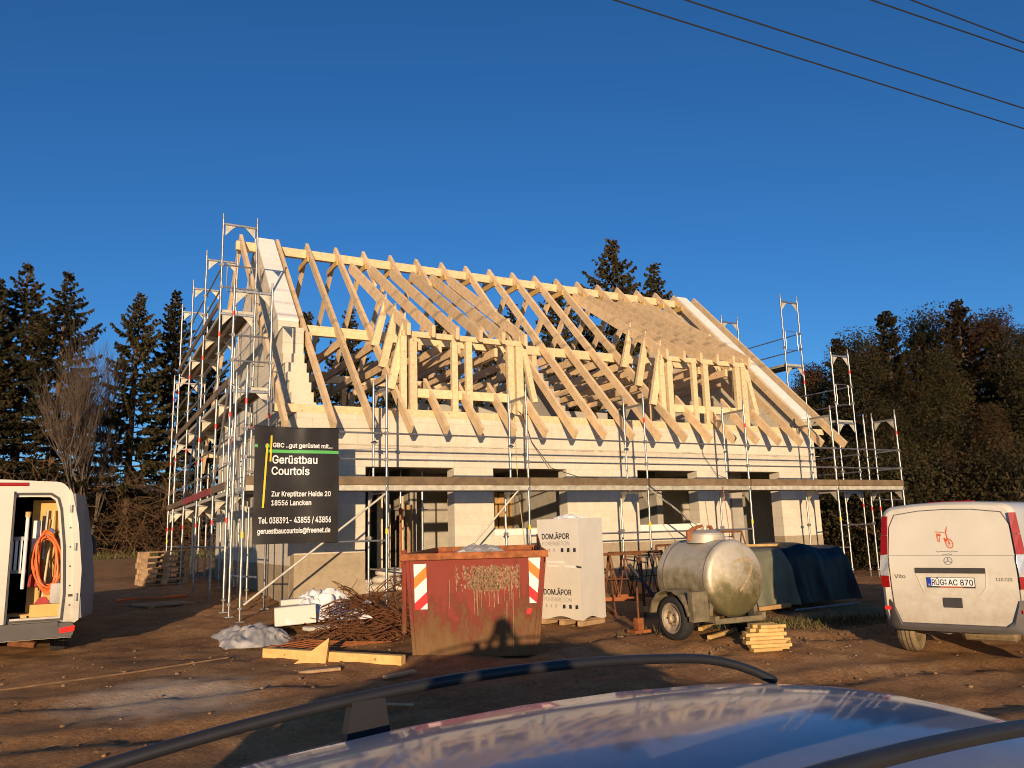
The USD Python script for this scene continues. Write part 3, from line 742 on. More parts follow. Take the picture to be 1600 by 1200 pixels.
# dented end sheet
nu, nw = 26, 20
u, w = np.meshgrid(np.linspace(0, 1, nu), np.linspace(0, 1, nw))
left, right = xl * w, W0 + (xr - W0) * w
Xs = left + (right - left) * u
Ys = -.30 * w + .012 * (meshkit.fbm(np.stack([u * 4, w * 3, u * 0], -1), 3, 2) - .5) * 2
Ys = Ys - (Ys[-1:, :] + .30) * w ** 4
q0, qf = sheet(Xs, Ys, w * HS)
part('end_panel', MB().add(q0, qf).add(q0 + V(0, .012, 0), qf[:, ::-1]), 'skip_paint', SK, smooth=True, local=True)
part('end_panel', slab4([(W0, LS, 0), (0, LS, 0), (xl, LS + .45, HS), (xr, LS + .45, HS)], .012, (0, -1, 0)), 'skip_paint', SK, local=True)
for s_, x0, x1 in ((1, 0, xl), (-1, W0, xr)):
    hh = HS if s_ > 0 else HS + .16
    m = slab4([(x0, 0.02, 0), (x0, LS, 0), (x1, LS + .44, HS), (x1, -.28, HS)], .012, (s_, 0, 0))
    part('side_panel', m, 'skip_paint', SK, local=True)
    r = MB().beam((x1, -.31, HS), (x1, LS + .46, HS), .07, .07)
    part('rim', r, 'rust_orange', SK, local=True)
    for y in (.5, 1.3, 2.1, 2.9):
        part('side_rib', MB().beam((x0 - s_ * .03, y, .05), (x1 - s_ * .03, y, HS - .03), .09, .05, (s_, 0, 0)), 'skip_paint', SK, local=True)
part('floor', MB().box((0, .01, 0), (W0, LS, .02)), 'rust', SK, local=True)
part('rim', MB().beam((xl - .06, -.325, HS - .01), (xr + .05, -.325, HS - .01), .075, .085), 'rust_orange', SK, local=True)
part('rim', MB().beam((xl, LS + .45, HS), (xr, LS + .45, HS), .07, .08), 'rust_orange', SK, local=True)
part('lifting_lug', MB().tube([(xl - .075, .15, .3), (xl - .075, .15, HS + .07)], .035, 8).tube([(xl - .13, .15, HS - .05), (xl - .02, .15, HS - .05)], .03, 8), 'skip_paint', SK, local=True)
for xx in (0.02, W0 - .02): part('corner_post', MB().beam((xx, -.005, 0), (xl + .02 if xx < 1 else xr - .02, -.30, HS - .03), .05, .02, (0, 1, 0)), 'skip_paint', SK, local=True)
part('side_flap', slab4([(xr - .02, -.2, HS + .03), (xr - .02, LS * .55, HS + .03), (xr - .02, LS * .55, HS + .23), (xr - .02, .1, HS + .07)], .02, (-1, 0, 0)), 'rust_orange', SK, local=True)
def on_end(x, z, off=.004): return x, -.30 * z / HS - off, z
def stripes(x0, x1, z0, z1, slantsign, bent):
    n = 6
    poly = sg.box(x0, z0, x1, z1)
    base = []
    cols = ['sign_white', 'sticker_orange', 'sign_white', 'sticker_red', 'sign_white']
    h = z1 - z0; sl = .16 * slantsign
    edges = [z1 + .3, z1 - .10, z1 - .24, z1 - .42, z1 - .56, z0 - .4]
    pid = part('warning_sign', MB().add([on_end(*p, .004) for p in ((x0, z0), (x1, z0), (x1, z1), (x0, z1))], [(0, 1, 2, 3)]), 'sign_white', SK, local=True)
    for k in (1, 3):
        a, b = edges[k], edges[k + 1]
        q = poly.intersection(sg.Polygon([(x0 - .1, a - sl), (x1 + .1, a + sl), (x1 + .1, b + sl), (x0 - .1, b - sl)]))
        t = trimesh.creation.triangulate_polygon(q, engine='earcut')
        part('stripe', MB().add([on_end(p[0], p[1], .008) for p in t[0]], t[1]), cols[k], pid, local=True)
mat('sticker_orange', (.80, .22, .03), .5, .1, 30); mat('sticker_red', (.68, .03, .03), .5, .1, 30)
stripes(.045, .205, .62, 1.19, 1, 0); stripes(W0 - .07, W0 + .08, .66, 1.235, -1, 0)
part('sticker_remnant', MB().add([on_end(*p, .005) for p in ((W0 - .12, .53), (W0 - .06, .52), (W0 - .04, .60), (W0 - .10, .59))], [(0, 1, 2, 3)]), 'sticker_red', SK, local=True)
mat('plaster_splash', (.34, .22, .115), .9, .3, 40, .4, 90)
mat('pale_paint', (.40, .115, .07), .75, .15, 12)
pb = sg.Polygon([(.24, .845), (.86, .88), (.86, 1.13), (.26, 1.12)])
t = trimesh.creation.triangulate_polygon(pb, engine='earcut')
part('faded_patch', MB().add([on_end(p[0], p[1], .0195) for p in t[0]], t[1]), 'pale_paint', SK, local=True) if False else None
spl = MB()
for k in range(620):
    x = np.clip(rng.normal(1.04, .22), .58, 1.38); z0 = rng.uniform(.86, 1.16); L = rng.uniform(.015, .06) if rng.random() < .9 else rng.uniform(.1, .38)
    wd = rng.uniform(.003, .012) * (1 if L < .07 else .45)
    spl.add([on_end(x - wd, z0, .012), on_end(x + wd, z0, .012), on_end(x + wd * .6 + rng.normal(0, .006), z0 - L, .012), on_end(x - wd * .4, z0 - L, .012)], [(3, 2, 1, 0)])
for xx, a, b in ((.50, .98, .62), (1.3, .80, .1), (1.22, .7, .3)): spl.add([on_end(xx - .004, a, .0125), on_end(xx + .004, a, .0125), on_end(xx - .008, b, .0125), on_end(xx - .014, b, .0125)], [(3, 2, 1, 0)])
part('plaster_splash', spl, 'plaster_splash', SK, local=True, kind='stuff')
# rubbish lying in it
def crumple(c, sx, sy, sz, seed, n=26, m='film_grey'):
    u, v = np.meshgrid(np.linspace(-1, 1, n), np.linspace(-1, 1, n))
    P = np.stack([u * 3, v * 3, u * 0 + seed], -1)
    rr = np.clip(1 - np.maximum(abs(u), abs(v)) ** 3, 0, 1)
    h = (meshkit.fbm(P, 4, seed) * .6 + .45 - .55 * np.abs(meshkit.noise(P * 1.7 + 3, seed + 9) - .5) - .30 * np.abs(meshkit.noise(P * 3.9, seed + 2) - .5)) * rr
    ed = 1 + .28 * (meshkit.fbm(P * .8 + 9, 3, seed + 4) - .5) * 2
    X, Y, Z = u * sx * ed, v * sy * ed, h * sz
    return X + c[0], Y + c[1], Z + c[2]
def tri_sheet(X, Y, Z, th=.004):
    v, q = sheet(X, Y, Z); return MB().add(v, q).add(v - V(0, 0, th), q[:, ::-1])
SKM = rz(-YAW, SO)
def sk(m): return m.xf(SKM)
part('roofing_felt', sk(tri_sheet(*crumple((.85, .75, 1.27), .33, .4, .17, 5))), 'film_grey', label='crumpled grey sheet on top of the rubbish in the red skip', cat='rubbish sheet')
part('foam_board', sk(MB().box((.56, .32, 1.2), (1.12, .9, 1.262))), 'film_white', label='white foam board lying in the red skip under the grey sheet', cat='board')
part('rubble', sk(tri_sheet(*crumple((.8, 1.7, .5), .75, 1.6, .6, 8))), 'clod', label='brown rubble heap filling the inside of the red skip', cat='rubble', kind='stuff')

# ------------------------------------------------------------------ pallet of wrapped blocks
PO = V(1.92, -3.62, g(1.92, -3.62))
a1, a2 = math.radians(-20), math.radians(70)
d1, d2 = V(math.sin(a1), math.cos(a1), 0), V(math.sin(a2), math.cos(a2), 0)
PL = thing('wrapped_block_pallet', 'tall white film-wrapped stack of building blocks on a pallet beside the red skip', 'block pallet', tuple(PO))
L1, L2, HP, Z0 = .86, .64, 1.56, .13
B0 = PO + V(0, 0, Z0)
n = 18
wr = MB()
def face(o, d, L, nrm, seed):
    u, w = np.meshgrid(np.linspace(0, 1, 22), np.linspace(0, 1, 30))
    bow = .012 * (meshkit.fbm(np.stack([u * 3, w * 4, u * 0 + seed], -1), 3, seed) - .5) * np.sin(PI * np.clip(u, 0, 1)) ** .4 + .004 * np.sin(w * HP * 2 * PI / .05) * np.exp(-((w - .9) / .05) ** 2) * np.sin(PI * u)
    lowb = .03 * np.sin(u * 7 + seed) * (1 - w) ** 8
    P = o + d * (u * L)[..., None] + V(0, 0, 1) * (w * HP - lowb)[..., None] + nrm * bow[..., None]
    v, q = sheet(P[..., 0], P[..., 1], P[..., 2]); return v, q
wr.add(*face(B0 + d1 * L1, -d1, L1, -d2, 1)); wr.add(*face(B0, d2, L2, -d1, 2))
wr.add(*face(B0 + d2 * L2, d1, L1, d2, 3)); wr.add(*face(B0 + d2 * L2 + d1 * L1, -d2, L2, d1, 4))
tp_ = [B0 + V(0, 0, HP), B0 + d2 * L2 + V(0, 0, HP), B0 + d2 * L2 + d1 * L1 + V(0, 0, HP), B0 + d1 * L1 + V(0, 0, HP)]
wr.add(tp_, [(0, 1, 2, 3)])
part('film_wrap', wr, 'wrap', PL, smooth=40)
part('film_fold', tri_sheet(*crumple(tuple(B0 + d1 * .45 + d2 * .35 + V(0, 0, HP - .02)), .26, .2, .12, 3)), 'film_white', PL)
for k in range(3):
    o = PO + d1 * (.06 + .37 * k)
    part('pallet_block', MB().beam(o + d2 * .02 + V(0, 0, .055), o + d2 * .62 + V(0, 0, .055), .1, .075), 'pallet_wood', PL)
for k in range(5):
    o = PO + d2 * (.05 + .135 * k) + V(0, 0, .11)
    part('pallet_board', MB().beam(o, o + d1 * .86, .1, .022), 'pallet_wood', PL)
def wall_text(txt, o, d, nrm, x, z, h, w, m, bold=True, off=.016):
    x, w = x * .86, w * .86
    t = meshkit.text_mesh(txt, h, .001, bold=bold); s = w / (t.bounds[1][0] - t.bounds[0][0])
    v = t.vertices
    return part('print', MB().add(o + d * (x + (v[:, :1] - t.bounds[0][0]) * s) + V(0, 0, 1) * (z + v[:, 1:2]) + nrm * (off + v[:, 2:3]), t.faces), m, PL)
o, d, nr = B0 + d1 * L1, -d1, -d2
for zt in (1.24, .36):
    wall_text('DOM.ÄPOR', o, d, nr, .13, zt, .085, .66, 'print_dark')
    wall_text('PORENBETON', o, d, nr, .13, zt - .10, .06, .66, 'print_grey', False)
    for k in range(3):
        px = .50 + k * .125
        part('print', MB().add([o + d * (px + a) + V(0, 0, zt - .21 + b) + nr * .017 for a, b in ((0, 0), (.055, .006), (.05, .065), (0, .06))], [(0, 1, 2, 3)]), 'print_dark', PL)
    for k in range(3):
        px = .15 + k * .1
        part('print', MB().add([o + d * (px + a) + V(0, 0, zt - .2 + b) + nr * .017 for a, b in ((0, 0), (.03, 0), (.03, .05), (0, .05))], [(0, 1, 2, 3)]), 'print_grey', PL)
for k, (x0, x1, zz) in enumerate(((.2, .55, .86), (.2, .42, .80), (.55, .78, .79))):
    part('print', MB().add([o + d * x0 + V(0, 0, zz) + nr * .016, o + d * x1 + V(0, 0, zz - .01) + nr * .016, o + d * x1 + V(0, 0, zz + .02) + nr * .016, o + d * x0 + V(0, 0, zz + .03) + nr * .016], [(0, 1, 2, 3)]), 'film_white' if k else 'film_white', PL)
part('print', MB().add([o + d * .80 + V(0, 0, .79) + nr * .017, o + d * .90 + V(0, 0, .78) + nr * .017, o + d * .90 + V(0, 0, .805) + nr * .017, o + d * .80 + V(0, 0, .82) + nr * .017], [(0, 1, 2, 3)]), 'print_dark', PL)

# ------------------------------------------------------------------ tank trailer
def circle_frame(o, ax):
    ax = V(*ax); x = np.cross(V(0, 0, 1), ax); x /= np.linalg.norm(x); return frame(o, x, np.cross(ax, x), ax)
TX, TY = 2.90, -5.45
tg = g(2.2, -5.8)
T = thing('tank_trailer', 'dented stainless water tank on a single-axle trailer with a dusty wheel', 'tank trailer', (TX, TY, .88))
R_ = .518
kn = .10
def dish(s_):
    o_ = [(0, .17)] + [((R_ - kn) * q, .17 - .085 * q * q) for q in (.3, .55, .8, .95)]
    o_ += [(R_ - kn + kn * math.sin(a), .085 - kn * .9 + kn * .9 * math.cos(a)) for a in np.linspace(.35, PI / 2, 6)]
    return o_
prof = [(r0, -.52 - z0) for r0, z0 in dish(1)] + [(R_ + .004, -.49), (R_, -.47), (R_, .40), (R_ + .004, .42), (R_, .44)] + [(r0, .47 + z0) for r0, z0 in dish(1)[::-1]]
b_ = MB().lathe(prof, 48, circle_frame((TX, TY, .88), (0, 1, 0)))
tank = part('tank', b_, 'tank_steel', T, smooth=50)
for yy in (-.5, .36): part('weld_seam', MB().lathe([(R_ - .002, -.012), (R_ + .005, -.006), (R_ + .005, .006), (R_ - .002, .012)], 48, circle_frame((TX, TY + yy, .88), (0, 1, 0))), 'seam_dark', tank)
# the dried angular dirt mark on the end dome
dm = MB()
def on_dome(dx, dz): q_ = math.hypot(dx, dz) / (R_ - kn); return (TX + dx, TY - .52 - (.17 - .085 * q_ * q_) - .003, .88 + dz)
for P_ in ([(-.10, .23), (.05, .245), (.20, .25)], [(.215, .24), (.215, .10)], [(.21, .12), (.10, -.02), (-.04, -.17)]):
    for (a0, b0), (a1_, b1_) in zip(P_[:-1], P_[1:]):
        for k in range(6):
            t0, t1 = k / 6, (k + 1.05) / 6; p0 = V(a0 + (a1_ - a0) * t0, b0 + (b1_ - b0) * t0); p1 = V(a0 + (a1_ - a0) * t1, b0 + (b1_ - b0) * t1)
            nn = V(-(p1 - p0)[1], (p1 - p0)[0]); nn *= (.020 + .008 * math.sin(k * 2.3)) / np.linalg.norm(nn)
            dm.add([on_dome(*(p0 - nn)), on_dome(*(p1 - nn)), on_dome(*(p1 + nn)), on_dome(*(p0 + nn))], [(0, 1, 2, 3)])
part('dirt_mark', dm, 'tank_dirt', tank)
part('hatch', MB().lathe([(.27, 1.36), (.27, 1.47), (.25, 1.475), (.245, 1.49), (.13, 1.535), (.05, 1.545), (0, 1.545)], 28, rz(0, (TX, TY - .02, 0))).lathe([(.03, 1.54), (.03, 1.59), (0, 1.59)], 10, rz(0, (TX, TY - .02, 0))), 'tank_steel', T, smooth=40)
part('hatch_clamp', MB().tube([(TX - .33, TY - .04, 1.40), (TX - .33, TY - .04, 1.51), (TX - .25, TY - .04, 1.56), (TX - .05, TY - .02, 1.60)], [.035, .035, .028, .02], 8), 'rust_orange', T)
part('hatch_clamp', MB().tube([(TX + .05, TY, 1.58), (TX + .16, TY + .04, 1.58), (TX + .22, TY + .06, 1.50)], [.02, .025, .025], 8), 'rust_orange', T)
wc = V(TX - .84, TY - .28, tg + .29)
wh = part('wheel', MB().lathe([(.20, -.085), (.24, -.095), (.272, -.085), (.29, -.055), (.292, 0), (.29, .055), (.272, .085), (.24, .095), (.20, .085), (.19, 0), (.20, -.085)], 36, circle_frame(wc, (1, 0, 0))), 'rubber', T, smooth=50)
part('rim', MB().lathe([(0, -.03), (.055, -.035), (.06, -.06), (.09, -.062), (.10, -.035), (.155, -.03), (.17, -.075), (.20, -.085), (.205, -.07), (.19, .02)], 28, circle_frame(wc, (1, 0, 0))), 'wheel_rim', wh, smooth=35)
for k in range(5): part('wheel_nut', MB().tube([wc + V(-.05, .075 * math.cos(k * 1.2566), .075 * math.sin(k * 1.2566)), wc + V(-.08, .075 * math.cos(k * 1.2566), .075 * math.sin(k * 1.2566))], .011, 6), 'rust', wh)
wc2 = wc + V(1.26, .1, 0)
part('wheel', MB().lathe([(0, -.05), (.18, -.05), (.24, -.095), (.272, -.085), (.29, -.055), (.292, 0), (.29, .055), (.272, .085), (.24, .095), (.18, .05), (0, .05)], 30, circle_frame(wc2, (1, 0, 0))), 'rubber', T, smooth=50)
part('axle', MB().tube([wc, wc2], .035, 8), 'rust', T)
def mudguard(cx):
    pts = []
    for a in np.linspace(math.radians(8), math.radians(172), 8): pts.append((math.cos(a) * .40, math.sin(a) * .37))
    q = sg.LineString(pts).buffer(.012, cap_style=2)
    m = MB().prism([(x + wc[1], z + wc[2]) for x, z in q.exterior.coords[:-1]], 0, cx - .13, cx + .13)
    return part('mudguard', m, 'tank_frame', T)
mudguard(wc[0])
part('mudguard_plate', MB().box((wc[0] - .10, wc[1] - .47, wc[2] - .02), (wc[0] + .16, wc[1] - .38, wc[2] + .36)), 'tank_frame', T)
for sx in (-.42, .42):
    part('chassis_rail', MB().beam((TX + sx, TY - .62, .36), (TX + sx, TY + .75, .36), .07, .09), 'tank_frame', T)
    for yy in (-.45, .35): part('saddle', MB().beam((TX + sx, TY + yy, .34), (TX + sx * .9, TY + yy, .62), .06, .09, (0, 1, 0)), 'tank_frame', T)
for yy in (-.58, .6): part('cross_member', MB().beam((TX - .44, TY + yy, .33), (TX + .44, TY + yy, .33), .06, .07), 'tank_frame', T)
part('drawbar', MB().beam((TX, TY + .7, .33), (TX, TY + 1.5, .33), .08, .09), 'tank_frame', T)

# ------------------------------------------------------------------ long bin under tarpaulins
def tarp_solid(x0, x1, y0, y1, zt, seed, mname, parent, nm, sag=.06, hump=0.):
    """a sheet hung over a long box: closed at the front, top and ends"""
    n, m = 40, 44
    s = np.linspace(0, 1, m)
    prof = [(-.02, 0), (.0, .35), (.02, .8), (.10, .97), (.3, 1.0), (.7, 1.0), (.95, .96), (1., .6), (1.02, 0)]
    py = np.interp(s, np.linspace(0, 1, len(prof)), [p[0] for p in prof]); pz = np.interp(s, np.linspace(0, 1, len(prof)), [p[1] for p in prof])
    U, S = np.meshgrid(np.linspace(0, 1, n), s)
    PY, PZ = np.repeat(py[:, None], n, 1), np.repeat(pz[:, None], n, 1)
    fo = meshkit.fbm(np.stack([U * 5, S * 2.2, U * 0 + seed], -1), 4, seed) - .5
    fo2 = np.abs(meshkit.noise(np.stack([U * 9 + S * 2, S * 1.3, U * 0 + seed], -1), seed + 3) - .5)
    X = x0 + (x1 - x0) * U + .04 * fo
    gz = gbase(X, np.full_like(X, y0)) + .10
    H_ = zt - gz - sag * np.sin(PI * U) + hump * np.exp(-((U - .35) / .2) ** 2)
    endr = np.clip(np.minimum(U, 1 - U) * 14, 0, 1) ** .5
    Y = y0 + (y1 - y0) * PY + .14 * fo * (PZ < .93) - .16 * fo2 * (1 - PZ) - .1 * (1 - PZ) * (U > .6) * (1 - endr)
    Z = gz + H_ * PZ * (.80 + .20 * endr) + .05 * fo * (PZ > .3)
    v, q = sheet(X, Y, Z)
    mb = MB().add(v, q[:, ::-1])
    for c in (0, n - 1):
        ring = v[c::n]; k = len(ring)
        ctr = ring.mean(0)
        mb.add(np.vstack([ring, ctr]), [((i, i + 1, k) if c else (i + 1, i, k)) for i in range(k - 1)])
    return part(nm, mb, mname, parent, smooth=60)
E1 = thing('covered_container', 'long low container under a dark blue and a green tarpaulin beside the water tank', 'covered container', (6.2, -3.6, .05))
tarp_solid(6.3, 8.0, -3.72, -2.3, 1.17, 4, 'tarp_blue', E1, 'blue_tarpaulin', .05, .12)
tarp_solid(4.4, 6.38, -3.78, -2.35, 1.19, 11, 'tarp_green', E1, 'green_tarpaulin', .03)
part('base_board', MB().beam((4.3, -4.05, .16), (6.0, -4.0, .19), .07, .07), 'formwork', E1)
part('top_batten', MB().beam((4.6, -3.80, 1.25), (6.3, -3.80, 1.22), .06, .045), 'fresh_timber', E1)
part('hem_pole', MB().tube([(6.1, -4.02, .10), (7.7, -4.05, .12)], .02, 6), 'steel_dull', E1)
part('torn_sack', tri_sheet(*crumple((5.35, -3.2, 1.19), .32, .25, .24, 21)), 'sack', label='crumpled paper sack lying on the green tarpaulin behind the tank', cat='sack')

# ------------------------------------------------------------------ rusty mason trestles
def trestle(loc, rot, label):
    t = thing('mason_trestle', label, 'trestle', loc, rot, 'rusty mason trestles')
    Lx, Hh = 1.05, 1.05
    B = lambda nm, a, b, r=.017: part(nm, MB().tube([a, b], r, 6), 'rust', t, local=True)
    part('top_beam', MB().beam((-Lx / 2, 0, Hh), (Lx / 2, 0, Hh), .05, .05), 'rust', t, local=True)
    part('mid_beam', MB().beam((-Lx / 2, 0, .28), (Lx / 2, 0, .28), .05, .07), 'rust_orange', t, local=True)
    for s_ in (-1, 1):
        for q in (-1, 1):
            B('leg', (s_ * Lx / 2, 0, Hh), (s_ * (Lx / 2 + .03), q * .32, 0))
        B('foot', (s_ * (Lx / 2 + .03), -.34, .02), (s_ * (Lx / 2 + .03), .34, .02))
    for k in range(4):
        B('strut', (-Lx / 2 + Lx * k / 4, 0, Hh), (-Lx / 2 + Lx * (k + .5) / 4, 0, .3), .012)
        B('strut', (-Lx / 2 + Lx * (k + .5) / 4, 0, .3), (-Lx / 2 + Lx * (k + 1) / 4, 0, Hh), .012)
    B('rail', (-Lx / 2, .02, .62), (Lx / 2, .02, .62), .012)
    return t
trestle((3.25, -2.55, g(3.25, -2.55)), math.radians(-38), 'rusty steel mason trestle standing between the white block pallet and the tank')
trestle((3.95, -2.35, g(3.9, -2.3)), math.radians(-15), 'rusty steel mason trestle half hidden behind the silver tank, left end')
trestle((7.6, -.7, g(7.6, -.7) + .25), math.radians(-5), 'rusty steel mason trestle behind the blue tarpaulin under the scaffold')
trestle((6.3, -.6, g(6.3, -.6)), math.radians(4), 'rusty steel mason trestle behind the tank hatch beneath the scaffold deck')
J_ = thing('screw_jack', 'rusty screw jack standing on the ground left of the tank trailer', 'jack', (2.05, -4.9, g(2.05, -4.9)))
part('base', MB().box((-.14, -.1, 0), (.14, .1, .04)).box((-.05, -.05, .04), (.05, .05, .2)), 'rust_orange', J_, local=True)
part('screw', MB().tube([(0, 0, .2), (0, 0, .62)], .016, 6), 'rust', J_, local=True)
tb = MB().tube([(3.1, -3.3, 1.0), (3.25, -3.6, .6), (3.42, -3.9, g(3.4, -3.9))], .03, 6)
part('black_pipe', tb, 'cable_dark', label='black plastic pipe leaning from the trestle down to the ground by the tank', cat='pipe')

# ------------------------------------------------------------------ timber lying about
def board(nm, a, b, w, h, m, label, cat, group=None):
    p = path_for(nm, '/World'); v, f = MB().beam(a, b, w, h).mesh()
    gp = usdkit.mesh(stage, p, (v, f), MATS[m]); tagp(gp.GetPrim(), label, cat, group); return p
sx, sy = 2.80, -6.62
sz = g(sx, sy)
dcr = CR * .92 + CF * .15; dcr /= np.linalg.norm(dcr); dcf = V(-dcr[1], dcr[0], 0)
k = 0
for lay in range(7):
    for j in range(2 if lay < 5 else 3):
        L = rng.uniform(.40, .56) if lay < 5 else rng.uniform(.28, .4)
        c = V(sx, sy, sz + .028 + lay * .047) + dcf * ((j - .5) * -.14 if False else (j - .5) * .14 if lay < 5 else (j - 1) * .10) + dcr * rng.uniform(-.08, .1)
        t_ = rng.normal(0, .05)
        d = dcr * math.cos(t_) + dcf * math.sin(t_)
        board('sawn_board', c - d * L / 2, c + d * L / 2, .115 if lay < 5 else .075, .044, 'fresh_timber', ('nearer', 'farther', 'middle')[j if lay < 5 else (0, 2, 1)[j]] + ' board in the ' + ('lowest', 'second', 'third', 'fourth', 'fifth', 'sixth', 'topmost')[lay] + ' layer of the short board stack before the tank', 'board', 'short boards in the stack')
zb = lambda x, y, o: (x, y, g(x, y) + o)
board('timber_batten', zb(2.42, -5.95, .04), zb(3.62, -5.42, .05), .06, .05, 'fresh_timber', 'long yellow batten on the ground right of the trailer wheel, the front one', 'batten')
board('timber_batten', zb(2.62, -5.55, .06), zb(3.4, -5.05, .10), .06, .05, 'fresh_timber', 'shorter yellow batten on the ground behind the front one by the trailer wheel', 'batten')
board('timber_beam', zb(-2.86, -3.42, .06), zb(-1.52, -4.92, .06), .11, .12, 'fresh_timber', 'long squared beam lying on the ground in front of the rusty mesh and red skip', 'beam')
wd = V(-2.42, -4.2, g(-2.4, -4.2))
part('wedge', MB().prism([(0, 0), (.40, 0), (.44, .30)], 1, -.045, .045).xf(frame(wd - CR * .25, CR, CF, V(0, 0, 1))), 'fresh_timber', label='triangular timber offcut standing against the squared beam', cat='offcut')
board('offcut', zb(-2.75, -4.78, .025), zb(-2.28, -4.83, .03), .13, .035, 'pallet_wood', 'short pale board lying on the ground just before the triangular offcut', 'board')
board('offcut', zb(-1.95, -5.5, .02), zb(-1.55, -5.35, .02), .10, .03, 'pallet_wood', 'thin dusty board flat on the ground at the edge of the car shadow', 'board')
board('dark_board', zb(-2.9, -6.2, .01), zb(-2.1, -6.75, .012), .04, .02, 'pallet_wood', 'narrow dark lath on the open ground left of the car shadow', 'lath')
part('ground_line', MB().tube([zb(-6.6, -4.1, .02), zb(-5.6, -4.0, .02), zb(-4.4, -3.7, .02), zb(-3.3, -3.3, .02)], .009, 5), 'clod', label='thin earthy lath line lying across the earth before the open van', cat='lath')
part('orange_hose', MB().tube([zb(-4.3, 4.6, .03), zb(-3.9, 4.9, .03), zb(-3.4, 4.7, .03), zb(-2.9, 5.0, .03)], .025, 6), 'cable_orange', label='orange hose lying on the ground behind the open van', cat='hose')

# ------------------------------------------------------------------ white blocks and film by the corner
cb = V(-2.05, -1.15, g(-2.05, -1.15))
def block_piece(o, d, L, w, h, label):
    p_ = path_for('loose_block', '/World'); o = V(*o)
    v, f = MB().beam(o, o + V(*d) * L, w, h, ch=.012).mesh()
    gp = usdkit.mesh(stage, p_, (v, f), MATS['wrap']); tagp(gp.GetPrim(), label, 'block')
block_piece(cb + V(-.28, -.3, .21), (.97, -.22, .05), .62, .22, .28, 'large pale block lying under the white film by the house corner')
block_piece(cb + V(-.12, .05, .39), (.95, -.1, .04), .52, .2, .09, 'thin pale slab lying on top of the large pale block')
block_piece(cb + V(.62, -.05, .22), (.97, .1, 0), .45, .22, .26, 'second pale block half wrapped in crumpled white film')
block_piece(cb + V(.1, -.75, .04), (.95, .2, 0), 1.0, .25, .05, 'white foam strip on the ground under the crumpled film')
part('crumpled_film', tri_sheet(*crumple(tuple(cb + V(.60, .1, .10)), .68, .52, .56, 31, 46)), 'film_white', smooth=True, label='heap of crumpled white film draped over the pale blocks', cat='film sheet')
part('plastic_sheet', tri_sheet(*crumple((-2.72, -1.75, g(-2.7, -1.75) - .02), .50, .72, .29, 44, 48)), 'film_grey', smooth=True, label='crumpled translucent grey plastic sheet on the earth at the foot of the scaffold', cat='plastic sheet')
part('plastic_scrap', tri_sheet(*crumple((-1.02, -1.95, .55), .07, .06, .06, 7, 8)), 'film_white', label='small white plastic scrap on top of the rusty mesh', cat='plastic scrap')
part('plastic_scrap', tri_sheet(*crumple((-1.35, -2.9, .42), .09, .06, .07, 9, 8)), 'film_white', label='small white paper scrap caught in the front of the rusty mesh', cat='paper scrap')

# ------------------------------------------------------------------ tangled rusty reinforcement mesh
RB = thing('reinforcement_mesh', 'tangled heap of rusty reinforcement mesh left of the red skip', 'steel mesh', (-1.5, -2.4, .15))
def mesh_mat(c, ax, L, W, rise, seed, step=.075):
    r2 = np.random.default_rng(seed); m = MB(); a = V(math.cos(ax), math.sin(ax), 0); b = V(-a[1], a[0], 0)
    ph = r2.uniform(0, 6, 4)
    def P(u, v):
        z = rise * (math.sin(u * 2.4 + ph[0]) * .5 + .5) * (1 - .3 * v) + .05 * math.sin(v * 9 + ph[1]) + .04 * math.sin(u * 11 + ph[2])
        x, y = (c + a * (u - .5) * L + b * (v - .5) * W)[:2] + V(.06 * math.sin(v * 6 + ph[3]), .06 * math.sin(u * 7 + ph[1]))
        return (x, y, g(x, y) + .03 + max(z, 0))
    for v in np.arange(0, 1.001, step / W): m.tube([P(u, v + r2.normal(0, .006)) for u in np.linspace(r2.uniform(-.1, .05), 1 + r2.uniform(-.05, .1), 12)], .0065, 4, False)
    for u in np.arange(0, 1.001, step * 1.3 / L): m.tube([P(u + r2.normal(0, .006), v) for v in np.linspace(0, 1, 7)], .006, 4, False)
    part('mesh_mat', m, 'rust', RB)
for k, (x, y, an, L, W, rs) in enumerate(((-1.75, -2.9, -.45, 1.3, .5, .22), (-1.4, -2.6, -.5, 1.3, .55, .34), (-1.15, -2.2, -.35, 1.2, .6, .5), (-.85, -1.9, -.6, 1.1, .6, .68), (-.8, -2.4, .2, .9, .5, .45), (-1.2, -3.05, .1, .9, .4, .3), (-.55, -1.5, -.5, .9, .5, .75))):
    mesh_mat(V(x, y, 0), an, L, W, rs, 100 + k)
lo = MB(); r3 = np.random.default_rng(5)
for k in range(120):
    c = V(r3.uniform(-1.75, -.55), r3.uniform(-3.0, -1.5), 0); c[2] = g(c[0], c[1]) + r3.uniform(.02, .5) * math.exp(-((c[0] + 1) / .9) ** 2)
    d = r3.normal(0, 1, 3); d[2] *= .4; d /= np.linalg.norm(d); L = r3.uniform(.2, .55); bend = r3.normal(0, .08, 3)
    lo.tube([c - d * L, c + bend, c + d * L], .0065, 4, False)
part('loose_bars', lo, 'rust', RB, kind='stuff')
for k in range(6):
    lb = MB().tube([zb(-2.75 + .05 * k, -2.95 - .12 * k, .05), zb(-2.2, -3.1 - .1 * k, .12 - .01 * k), zb(-1.7 + .1 * k, -3.3 - .06 * k, .08)], .008, 5); part('loose_bar', lb, 'rust_orange', RB)

